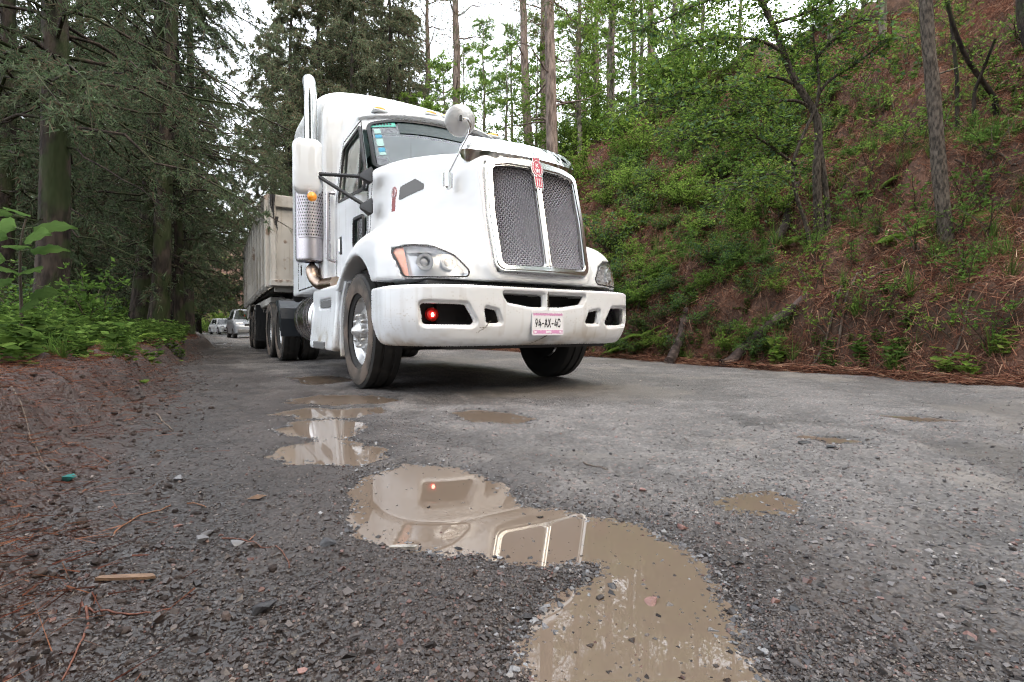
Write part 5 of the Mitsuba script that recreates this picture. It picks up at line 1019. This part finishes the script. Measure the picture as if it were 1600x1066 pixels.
c = smooth_path(THIN+[[5.30, 6.80, 7.5]]); c[0, 2] -= .2; put('bare_trunk__trunk', tube(c, np.linspace(.088, .06, 24)*(1+.04*np.sin(np.arange(24)*1.7)), 12), 'brown_bark', None, True)
for a, d in ((9, (.35, -.1, .1)), (13, (-.3, 0, .15)), (16, (.3, .2, .2))): put('bare_trunk__branch_stub', tube(np.stack([c[a], c[a]+np.array(d)*.5, c[a]+np.array(d)]), [.014, .01, .005], 5), 'grey_bark', None, True)
for c, r, lb in zip(LOGS+[LEANLOG], (.07, .075, .085), ('short dark log leaning on the lower bank beside the bumper', 'long fallen log lying up the lower bank', 'mossy log leaning beside the crooked tree')):
    c = smooth_path(c, 16); c[:, 2] = np.maximum(c[:, 2], hw(c[:, 0], c[:, 1])+.03); k = num('fallen_log'); lab(k, lb, 'log'); put(k+'__wood', tube(c, r*np.linspace(1.1, .75, 16)*(1+.05*rng.normal(size=16)), 12), 'wet_log' if 'mossy' not in lb else 'mossy_bark', None, True)
for c, r, lb in zip(STEM2, (.045, .035, .10, .03), ('bent dark sapling stem at the upper right', 'upright dark stem at the upper right', 'dark trunk in the top right corner', 'thin slanting stem at the upper right')):
    c = smooth_path(c, 14); k = num('dark_stem'); lab(k, lb, 'tree'); c[0, 2] = min(c[0, 2], hw(c[0, 0], c[0, 1])-.1); put(k+'__trunk', tube(c, np.linspace(r, r*.6, 14), 7), 'mossy_bark', None, True)
    if r < .09:
        a, b = twigs_on([c], 60+len(k), 9, 10, .06, GREEN+LIME, .5, .4); put(k+'__twigs', a, 'mossy_bark', None, True); scene[k+'__foliage'] = lply(b, 'leaf'); lab(k+'__twigs', kind='stuff'); lab(k+'__foliage', kind='stuff')
mat('dead_wood', lambda p, n, uv: MX((.05, .037, .03), (.14, .105, .08), FB(p.x*20, p.y*20, p.z*20)), .8); mat('fresh_wood', (.48, .36, .25), .7)
for i, (c, lb) in enumerate(zip(STICKS, ('dead branch lying across the bank under the bare trunk', 'long grey stick propped against the slope', 'forked dead branch over the pine litter', 'pale splintered wood chip left of the bare trunk', 'dead branch right of the bare trunk', 'slanting stick above the long fallen log', 'fallen branch in the upper right corner', 'twig lying in the litter at the right verge', 'pale bent twig below the bare trunk'))):
    c = smooth_path(c, 10); c[:, 2] = hw(c[:, 0], c[:, 1])+.03+.04*np.sin(np.linspace(0, 3.1, 10)); k = num('stick'); lab(k, lb, 'branch'); put(k+'__wood', tube(c, np.linspace(.018, .008, 10), 6), 'fresh_wood' if i == 3 else 'dead_wood', None, True)
# ---------------------------------------------------------------- pine litter, grass, ground cover
def scatter(n, u, t, seed):
    R = np.random.default_rng(seed); uu = R.uniform(min(u), max(u), n); tt = R.uniform(min(t), max(t), n)+bend(uu); x, y = road2world(uu, tt); return R, x, y
def slope_n(x, y): e = .05; return unit(np.stack([-(hw(x+e, y)-hw(x-e, y))/(2*e), -(hw(x, y+e)-hw(x, y-e))/(2*e), 1+0*x], -1))
R, x, y = scatter(620000, (3.4, -16), (3.95, 15), 21); keep = (np.abs(x) < y*1.08)&(y > 3)
x, y = x[keep], y[keep]; cl = fbn(x, y, 1.3, 3, 31)+R.normal(size=len(x))*.25; x, y = x[cl > -.45], y[cl > -.45]
z = hw(x, y); nn = slope_n(x, y); P = np.column_stack([x, y, z])+nn*R.uniform(.0, .09, (len(x), 1)); down = unit(np.cross(np.cross(nn, [0, 0, 1.0]), nn)*-1+1e-6); d = R.normal(size=P.shape); d -= nn*(d*nn).sum(1, keepdims=True); D = unit(d)+down*-.0+np.array([0, 0, -1])*R.uniform(0, 1.0, (len(x), 1))*np.clip(1-nn[:, 2:], 0, 1)*1.8+nn*R.normal(size=(len(x), 1))*.15
LIT = [(.21, .095, .062), (.28, .135, .090), (.155, .070, .049), (.095, .047, .036), (.37, .23, .16)]
scene['pine_litter'] = lply(blades(P, D, R.uniform(.10, .30, len(x)), R.uniform(.005, .012, len(x)), R, tint(R, len(x), LIT, .25), 'needle'), 'dry_needle'); lab('pine_litter', 'red-brown fallen pine needles covering the bank', 'pine needles', kind='stuff')
R, x, y = scatter(160000, (4.2, -22), (-4.8, -2.3), 22); b = edge_left(np.interp(0, [0, 1], [0, 1])+(x*0)); tt = (x-AX[0])*LEFT[0]+(y-AX[1])*LEFT[1]; uu = (x-AX[0])*FWD[0]+(y-AX[1])*FWD[1]; bb = edge_left(uu)-tt
keep = (bb > .10+.2*R.normal(size=len(x)))&(R.uniform(size=len(x)) < np.clip(5/(y+1), .12, 1)); x, y = x[keep], y[keep]; z = hw(x, y, True)
P = np.column_stack([x, y, z+R.uniform(0, .02, len(x))]); D = R.normal(size=P.shape)*[1, 1, .15]
scene['berm_litter'] = lply(blades(P, D, R.uniform(.05, .15, len(x)), R.uniform(.0018, .004, len(x)), R, tint(R, len(x), [(.11, .042, .030), (.15, .062, .040), (.06, .028, .022), (.19, .085, .052)], .25), 'needle'), 'dry_needle'); lab('berm_litter', 'brown pine needles on the berm left of the road', 'pine needles', kind='stuff')
def cover(protos, xs, ys, smin_, smax_, seed, tilt=0):
    R = np.random.default_rng(seed); parts = []
    zs = hw(xs, ys)
    for a, b_, c_ in zip(xs, ys, zs):
        v, f, c = protos[R.integers(len(protos))]; s = R.uniform(smin_, smax_); g = R.uniform(0, 6.28); rot = np.array([[math.cos(g), -math.sin(g), 0], [math.sin(g), math.cos(g), 0], [0, 0, 1]]); parts.append(((v@rot.T)*s+[a, b_, c_], f, c*R.uniform(.75, 1.25)))
    return pack(*parts)
g_t = [tuft(200+i, 34, .30) for i in range(3)]; h_p = [herb(210+i, 4, .30, .065, [tuple(.60*q for q in c) for c in GREEN]+GREEN[2:3], .6)[1] for i in range(4)]; r_p = [blades(np.zeros((9, 3)), np.column_stack([np.cos(np.arange(9)*.7), np.sin(np.arange(9)*.7), np.full(9, .3)]), .07, .055, np.random.default_rng(5), tint(np.random.default_rng(5), 9, LIME+GREEN))]
R, x, y = scatter(9500, (2.4, -24), (-13, -2.6), 23); tt = (x-AX[0])*LEFT[0]+(y-AX[1])*LEFT[1]; uu = (x-AX[0])*FWD[0]+(y-AX[1])*FWD[1]; bb = edge_left(uu)-tt
keep = (bb > .28+.22*R.normal(size=len(x)))&((uu < .2)|((R.uniform(size=len(x)) < .35)&(bb > .55)))&(x > -y*1.12)&(fbn(x, y, .8, 3, 41) > -.35+.4*(R.uniform(size=len(x))-.5)+.25*(bb < .9)); x, y = x[keep], y[keep]
scene['ground_cover'] = lply(cover(h_p+r_p+r_p, x, y, .6, 1.5, 24), 'leaf'); lab('ground_cover', 'low leafy green ground cover on the forest floor at left', 'ground cover', kind='stuff')
R, x, y = scatter(700, (0, -24), (-11, -2.9), 25); scene['forest_grass'] = lply(cover(g_t, x[x > -y*1.1], y[x > -y*1.1], .5, 1.1, 26), 'leaf'); lab('forest_grass', 'green grass blades among the undergrowth at left', 'grass', kind='stuff')
R, x, y = scatter(4200, (3.0, -14), (4.1, 11), 27); w = (fbn(x, y, .5, 3, 43) > .0)|(x < y*.50); x, y = x[w], y[w]
scene['bank_cover'] = lply(cover(h_p+r_p, x, y, .45, 1.1, 28), 'leaf'); lab('bank_cover', 'small green herbs scattered over the bank', 'ground cover', kind='stuff')
R, x, y = scatter(520, (3.0, -12), (4.05, 9), 29); scene['bank_grass'] = lply(cover([tuft(230+i, 40, .42, GREEN+[(.16, .13, .06)]) for i in range(3)], x, y, .5, 1.1, 30), 'leaf'); lab('bank_grass', 'grass tufts hanging on the bank', 'grass', kind='stuff')
# roots and dry grass hanging under the cut edge behind the truck
# undergrowth at left: individual plants
SU = [pr_shrub(shrub(160+i, n_stem=8, n_twig=14, n_leaf=8, leaf=.075, cols=[GREEN, LIME[3:]+GREEN, BLUEG+GREEN][i], upright=.9, spread=.6)) for i in range(3)]
k_ = 0
R = np.random.default_rng(44)
while k_ < 44:
    u, t = R.uniform(-22, -1.5), R.uniform(-9.5, -3.3); x, y = road2world(u, t)
    if x < -y*1.08 or (edge_left(np.array(u))-t) < .9: continue
    k_ += 1; plant('undergrowth_shrub', SU[R.integers(3)], place(x, y, s=R.uniform(.6, 1.25)), ('leafy undergrowth shrub '+('in front of the thick left trunk' if x/y > -1.0 and y < 8 else 'at the left edge' if x/y < -.92 else 'between the thick trunk and the leaning conifer' if x/y < -.72 else 'at the foot of the leaning conifer' if y < 15 else 'on the verge near the trailer')), 'shrub', 'undergrowth shrubs on the left')
for x, y in (atpx(120, 5.6), atpx(150, 6.2), atpx(60, 6.6), atpx(205, 8.0)): plant('forest_fern', [('fronds', FN[rng.integers(2)])], place(x, y, s=rng.uniform(.9, 1.3)), 'fern at the foot of the thick left trunk', 'fern', 'ferns in the left undergrowth')
for px, z in ((-40, 17), (10, 20), (45, 24), (100, 22), (150, 27), (190, 31), (225, 36), (20, 30), (70, 34), (120, 38), (-20, 26), (170, 44), (215, 50), (265, 44)):
    plant('glade_bush', BB[rng.integers(2)], place(*atpx(px, z), s=rng.uniform(1.6, 3.0)), 'bright green bush in the lit glade behind the left trunks', 'bush', 'bushes in the glade behind the trunks')
# big-leaved plant at the left edge
bs, bl = [], []
R = np.random.default_rng(9); x0, y0 = -3.56, 3.72; z0 = float(hw(x0, y0)); lab(num('broadleaf_plant'), 'tall plant with large pale green leaves at the left edge', 'plant')
c = smooth_path([(x0-.05, y0, z0-.05), (x0, y0, z0+.35), (x0+.02, y0-.02, z0+.75), (x0+.05, y0, z0+1.0)], 14); put('broadleaf_plant__stem', tube(c, np.linspace(.014, .006, 14), 6), 'stem_brown', None, True)
def big_leaf(base, d, L, W, up):
    d = unit(np.array(d, float)); s = unit(np.cross(d, up)); n = np.cross(s, d); u = np.linspace(0, 1, 9); prof = np.array([.02, .30, .44, .5, .47, .38, .26, .12, .01])
    rows = [];
    for k in (-1, -.5, 0, .5, 1): rows.append(base+np.outer(u*L, d)+np.outer(prof*W*2*k*.5, s)-np.outer(.22*L*u**2, n*1.0)-np.outer(np.full(9, .10*W*abs(k))-.012*(np.arange(9) % 2)*abs(k), n)*1.0)
    return grid(np.stack(rows, 0))
for i, (h, az, L) in enumerate(((.50, .2, .22), (.58, 2.8, .20), (.66, -.4, .25), (.74, 3.5, .22), (.82, .5, .24), (.88, -.3, .26), (.95, .4, .28), (.97, 2.7, .24), (1.0, -1.0, .22), (1.0, 4.4, .2), (.40, -.5, .23), (.62, 5.2, .24), (.78, -.8, .24), (.90, 3.3, .22))):
    q = c[min(13, int(h*13))]; d = (math.cos(az), math.sin(az)*.8-.3, .18); pe = q+np.array(d)*.07; m = big_leaf(pe, d, L, L*.66, [.55+.3*R.normal(), -.75, .55+.25*R.normal()]); put('broadleaf_plant__petiole', tube(np.stack([q, pe]), [.004, .003], 5), 'stem_green')
    colr = np.tile(np.array([[.085, .150, .045]])*(1+.2*R.normal()), (len(m.vertices), 1)); kk = num('broadleaf_plant__leaf'); scene[kk] = mikit.ply(m, 'leaf', smooth=True, color=colr)
# trees behind the camera and on the other side, seen only in the chrome and the water
for u, t in ((9, -6.5), (13, -5.5), (18, -7), (24, -6), (30, -4), (11, -10), (16, -11), (8, -9), (36, 0), (34, 6), (40, 3), (21, -5), (27, -9), (44, -2), (42, 8), (33, -6)):
    x, y = road2world(u, t); plant('conifer_behind', KF[rng.integers(2)], place(x, y, s=rng.uniform(1.1, 1.4), z=.3), 'conifer behind the camera, seen only in reflections', 'tree', 'conifers behind the camera')
for u, t, s in ((13.5, -6.5, 1.3), (14.5, 6.2, 1.35), (18, -5.0, 1.5)):
    x, y = road2world(u, t); plant('conifer_behind', KA[rng.integers(3)], place(x, y, s=s), 'conifer behind the camera, seen only in reflections', 'tree', 'conifers behind the camera')
for u, t in ((8, 9), (14, 8), (20, 10), (26, 8), (12, 13), (17, 12), (23, 9), (30, 9), (10, 11)):
    x, y = road2world(u, t); plant('leafy_tree_behind', LT[rng.integers(3)], place(x, y, s=.8), 'leafy tree behind the camera, seen only in reflections', 'tree', 'leafy trees behind the camera')
# ---------------------------------------------------------------- loose stones and debris on the road
def pebbles(P, S, R, C, flat=.65):
    n = len(P); cube = np.array([[a, b, c] for a in (-1, 1) for b in (-1, 1) for c in (-1, 1)], float)
    F = np.array([[0, 1, 3], [0, 3, 2], [4, 6, 7], [4, 7, 5], [0, 4, 5], [0, 5, 1], [2, 3, 7], [2, 7, 6], [0, 2, 6], [0, 6, 4], [1, 5, 7], [1, 7, 3]])
    v = cube[None]*R.uniform(.35, 1.0, (n, 8, 3))*R.uniform(.7, 1.25, (n, 1, 3)); q = R.normal(size=(n, 4)); q /= np.linalg.norm(q, axis=1, keepdims=True); w, x, y, z = q.T
    M_ = np.stack([1-2*(y*y+z*z), 2*(x*y-z*w), 2*(x*z+y*w), 2*(x*y+z*w), 1-2*(x*x+z*z), 2*(y*z-x*w), 2*(x*z-y*w), 2*(y*z+x*w), 1-2*(x*x+y*y)], 1).reshape(n, 3, 3)
    v = np.einsum('nij,nkj->nki', M_, v)*[1, 1, flat]*S[:, None, None]*.5+P[:, None]
    return v.reshape(-1, 3), (np.arange(n)[:, None, None]*8+F).reshape(-1, 3), np.repeat(C, 8, axis=0)
scene['stone'] = two({'type': 'principled', 'base_color': {'type': 'mesh_attribute', 'name': 'vertex_color'}, 'roughness': .42, 'specular': .5})
STONE = [(.045, .043, .047), (.075, .073, .077), (.125, .124, .130), (.18, .18, .187), (.065, .055, .052)]
scene['clod'] = two({'type': 'principled', 'base_color': {'type': 'mesh_attribute', 'name': 'vertex_color'}, 'roughness': .8, 'specular': .3})
def lumps(P, S, R, C):
    m = ico(1); n = len(P); u = np.array(m.vertices); k = len(u); q = R.uniform(0, 6.28, n); c, s = np.cos(q), np.sin(q)
    v = u[None]*R.uniform(.72, 1.1, (n, k, 1))*R.uniform(.7, 1.25, (n, 1, 3))*[1, 1, .75]; v = np.stack([v[..., 0]*c[:, None]-v[..., 1]*s[:, None], v[..., 0]*s[:, None]+v[..., 1]*c[:, None], v[..., 2]], -1)*S[:, None, None]*.5+P[:, None]
    return v.reshape(-1, 3), (np.arange(n)[:, None, None]*k+np.array(m.faces)).reshape(-1, 3), np.repeat(C, k, axis=0)
def sdist(x, y): pt = shapely.points(x, y); d = shapely.distance(PALL.boundary, pt); return np.where(shapely.contains_xy(PALL, x, y), -d, d)
def gravel(n, zr, sizes, seed, mode):
    R = np.random.default_rng(seed); iz = R.uniform(1/zr[1], 1/zr[0], n); y = 1/iz; x = R.uniform(-1.08, 1.08, n)*y
    qx, qy = x-AX[0], y-AX[1]; u = qx*FWD[0]+qy*FWD[1]; t = qx*LEFT[0]+qy*LEFT[1]; k = (t < 4.0)
    d = sdist(x, y); cl = fbn(x, y, .9, 4, 61)
    k &= (d > -.02)|(R.uniform(size=n) < .05)
    if mode == 'loose': k &= (R.uniform(size=n) < 1-.88*sst(-1.1, -.35, edge_left(u)-t))&(R.uniform(size=n) < 2)
    if mode == 'loose': k &= R.uniform(size=n) < np.clip(.25+1.6*(cl+.12)+.8*np.exp(-np.maximum(d, 0)/.25), .05, 1)
    x, y, t, u, d = x[k], y[k], t[k], u[k], d[k]; n = len(x); S = R.lognormal(math.log(sizes[0]), sizes[1], n).clip(sizes[2], sizes[3])
    b = edge_left(u)-t; C = tint(R, n, STONE, .25); red = R.uniform(size=n) < .07; C[red] = tint(R, red.sum(), [(.17, .095, .085), (.20, .125, .115), (.14, .09, .085)], .2); wh = R.uniform(size=n) < .012; C[wh] = .40
    C = C*[.80, .765, .74]; C = C*(1-sst(-2.0, -.7, b)[:, None]*[.45, .53, .57])
    z = hw(x, y, True); z = np.where(d < 0, np.maximum(z, -.006), z)
    return pebbles(np.column_stack([x, y, z+S*.10]), S, R, C)
a = gravel(120000, (.62, 3.2), (.0042, .38, .0022, .010), 71, 'loose'); b = gravel(14000, (.62, 8.5), (.0065, .45, .004, .018), 72, 'even')
# a ragged rim of stones along the water's edge
R = np.random.default_rng(73); bd = PALL.boundary; s = R.uniform(0, bd.length, 9000); pts = np.array([p.coords[0] for p in shapely.line_interpolate_point(bd, s)]) if not hasattr(bd, 'geoms') else np.array([list(g.interpolate(q).coords)[0] for g in bd.geoms for q in R.uniform(0, g.length, int(650*g.length))])
pts = pts+R.normal(size=pts.shape)*np.where(R.uniform(size=(len(pts), 1)) < .15, .10, .03); pts = pts[(pts[:, 1] > .6)&(pts[:, 1] < 6)]; S = R.lognormal(math.log(.0065), .45, len(pts)).clip(.003, .018); C = tint(R, len(pts), STONE, .25)*.9
z = np.maximum(hw(pts[:, 0], pts[:, 1], True), -.009); c = pebbles(np.column_stack([pts, z+S*.12]), S, R, C)
scene['loose_gravel'] = lply(pack(a, b, c), 'stone'); lab('loose_gravel', 'loose dark angular gravel on the wet road', 'gravel', kind='stuff')
R = np.random.default_rng(74); n = 5200; u = R.uniform(-7, 4.3, n); t = edge_left(u)+R.normal(size=n)*.26-.10; x, y = road2world(u, t); S = R.lognormal(math.log(.011), .5, n).clip(.005, .034)
scene['soil_clods'] = lply(lumps(np.column_stack([x, y, hw(x, y, True)+S*.05]), S, R, tint(R, n, [(.036, .026, .022), (.050, .037, .032), (.026, .019, .017)], .2)), 'clod'); lab('soil_clods', 'dark crumbly clods of wet soil along the berm', 'soil', kind='stuff')
def ground_px(px, py):
    d = np.array([(px-800)/FPX, 1, -(py-513)/FPX]); return d[0]*.55/-d[2], .55/-d[2]
def rock(seed, s, col):
    R = np.random.default_rng(seed); m = trimesh.convex.convex_hull(R.normal(size=(22, 3))*[1, .8, .55]); m = m.subdivide(); m.vertices += R.normal(size=m.vertices.shape)*.03; m.vertices *= s/3.0; return m
mat('rock_black', lambda p, n, uv: MX((.015, .015, .017), (.05, .05, .055), FB(p.x*60, p.y*60, p.z*60)), .35); mat('rock_grey', lambda p, n, uv: MX((.06, .06, .065), (.17, .17, .18), FB(p.x*50, p.y*50, p.z*50)), .45); mat('rock_red', lambda p, n, uv: MX((.14, .075, .065), (.27, .15, .13), FB(p.x*50, p.y*50, p.z*50)), .5)
for i, (px, py, s, m, lb) in enumerate(((188, 732, .05, 'rock_black', 'glossy black stone at the foot of the berm'), (400, 958, .035, 'rock_black', 'dark brown stone at the lower left of the road'), (365, 852, .028, 'rock_grey', 'grey stone touching the curved red twig'), (308, 845, .03, 'rock_grey', 'grey stone left of the curved red twig'),
    (275, 750, .035, 'rock_grey', 'long flat grey stone near the berm foot'), (715, 858, .022, 'rock_black', 'black stone at the lower lip of the big puddle'), (962, 918, .02, 'rock_black', 'black stone standing in the big puddle'), (1022, 940, .03, 'rock_red', 'reddish stone standing in the big puddle'), (1008, 915, .018, 'rock_grey', 'pointed grey stone in the big puddle'),
    (1068, 833, .02, 'rock_red', 'dark red stone right of the big puddle'), (1006, 775, .022, 'rock_red', 'small dark red stone in the middle of the road'), (270, 827, .022, 'rock_red', 'reddish pebble beside the orange twig'), (320, 838, .024, 'rock_grey', 'pale grey pebble beside the curved red twig'), (1248, 968, .02, 'rock_black', 'small black stone at the lower right'), (508, 862, .04, 'rock_black', 'flat black chip left of the big puddle'),
    (1262, 698, .045, 'rock_black', 'pointed black stone near the thin far puddle'), (1300, 705, .04, 'rock_black', 'black stone right of the pointed one'), (465, 1052, .02, 'rock_red', 'brown pebble at the bottom edge'))):
    x, y = ground_px(px, py); z = max(float(hw(x, y, True)), -.008); k = num('rock'); lab(k, lb, 'stone'); put(k+'__stone', rock(300+i, s, None), m, place(x, y, z=z+s*.12), 25)
mat('twig_red', lambda p, n, uv: MX((.075, .026, .017), (.15, .055, .032), N(p.x*90, p.y*90)), .6); mat('twig_orange', (.17, .07, .03), .6); mat('chip_wood', lambda p, n, uv: MX((.10, .06, .04), (.19, .12, .075), FB(p.x*30, p.y*120, 0)), .7); mat('teal_plastic', (.02, .14, .13), .35); mat('pale_bark', lambda p, n, uv: MX((.10, .09, .08), (.42, .40, .37), FB(p.x*40, p.y*40, 0)), .7)
def gpath(pts): return np.array([(*ground_px(*q), 0) for q in pts])
for pts, r, m, lb in (([(342, 843), (375, 847), (405, 860), (430, 870), (446, 885), (448, 898)], .0028, 'twig_red', 'curved red pine twig on the gravel'), ([(172, 826), (205, 808), (240, 800), (262, 793)], .004, 'twig_orange', 'straight orange twig on the dark mud'), ([(118, 948), (128, 975), (120, 1010), (95, 1050), (85, 1066)], .0042, 'twig_red', 'bent red twig at the lower left corner'),
    ([(288, 792), (318, 793)], .003, 'twig_orange', 'short orange twig end near the grey stones'), ([(0, 694), (25, 705), (50, 722), (72, 742)], .007, 'dead_wood', 'grey broken stick on the berm at left'), ([(912, 720), (935, 732), (950, 738)], .005, 'dead_wood', 'dark twig on the open gravel'), ([(240, 648), (258, 664), (268, 672)], .008, 'dead_wood', 'stick on the berm edge below the ground cover'),
    ([(130, 962), (200, 968), (262, 962)], .0035, 'twig_red', 'thin red needle strand at lower left')):
    c = smooth_path(gpath(pts), 12) if len(pts) > 2 else np.linspace(*gpath(pts), 12); c[:, 2] = hw(c[:, 0], c[:, 1], True)+r*.5+.001; k = num('twig'); lab(k, lb, 'twig'); put(k+'__wood', tube(c, np.linspace(r, r*.6, 12)*.62, 6), m, None, True)
x, y = ground_px(190, 909); k = num('wood_chip'); lab(k, 'flat brown splinter of wood on the mud at lower left', 'wood chip'); put(k+'__wood', prism(sg.Polygon([(-.062, -.006), (-.03, -.009), (.05, -.008), (.064, -.003), (.05, .009), (-.02, .008), (-.058, .004)]), .006), 'chip_wood', place(x, y, z=float(hw(x, y, True))+.006, yaw=.06), 25)
x, y = ground_px(582, 860); x, y = ground_px(628, 862); k = num('bark_chip'); lab(k, 'pale flake of bark at the left lip of the big puddle', 'bark'); put(k+'__flake', prism(sg.Polygon([(-.035, -.005), (.03, -.008), (.036, .004), (0, .010), (-.03, .006)]), .005), 'pale_bark', place(x, y, z=.004, yaw=.05), 25)
x, y = ground_px(398, 782); k = num('dry_leaf'); lab(k, 'curled tan dry leaf on the gravel', 'leaf'); put(k+'__blade', trimesh.convex.convex_hull(np.array([(-.03, 0, .004), (0, .010, .012), (.03, .002, .008), (.005, -.009, .002), (.0, 0, .014)])), 'chip_wood', place(x, y, z=float(hw(x, y, True))+.003, yaw=.4), 25)
x, y = -1.62, 1.86; k = num('plastic_scrap'); lab(k, 'crumpled teal scrap of plastic on the berm', 'litter'); put(k+'__scrap', rock(401, .045, None), 'teal_plastic', place(x, y, z=float(hw(x, y, True))+.015), False)
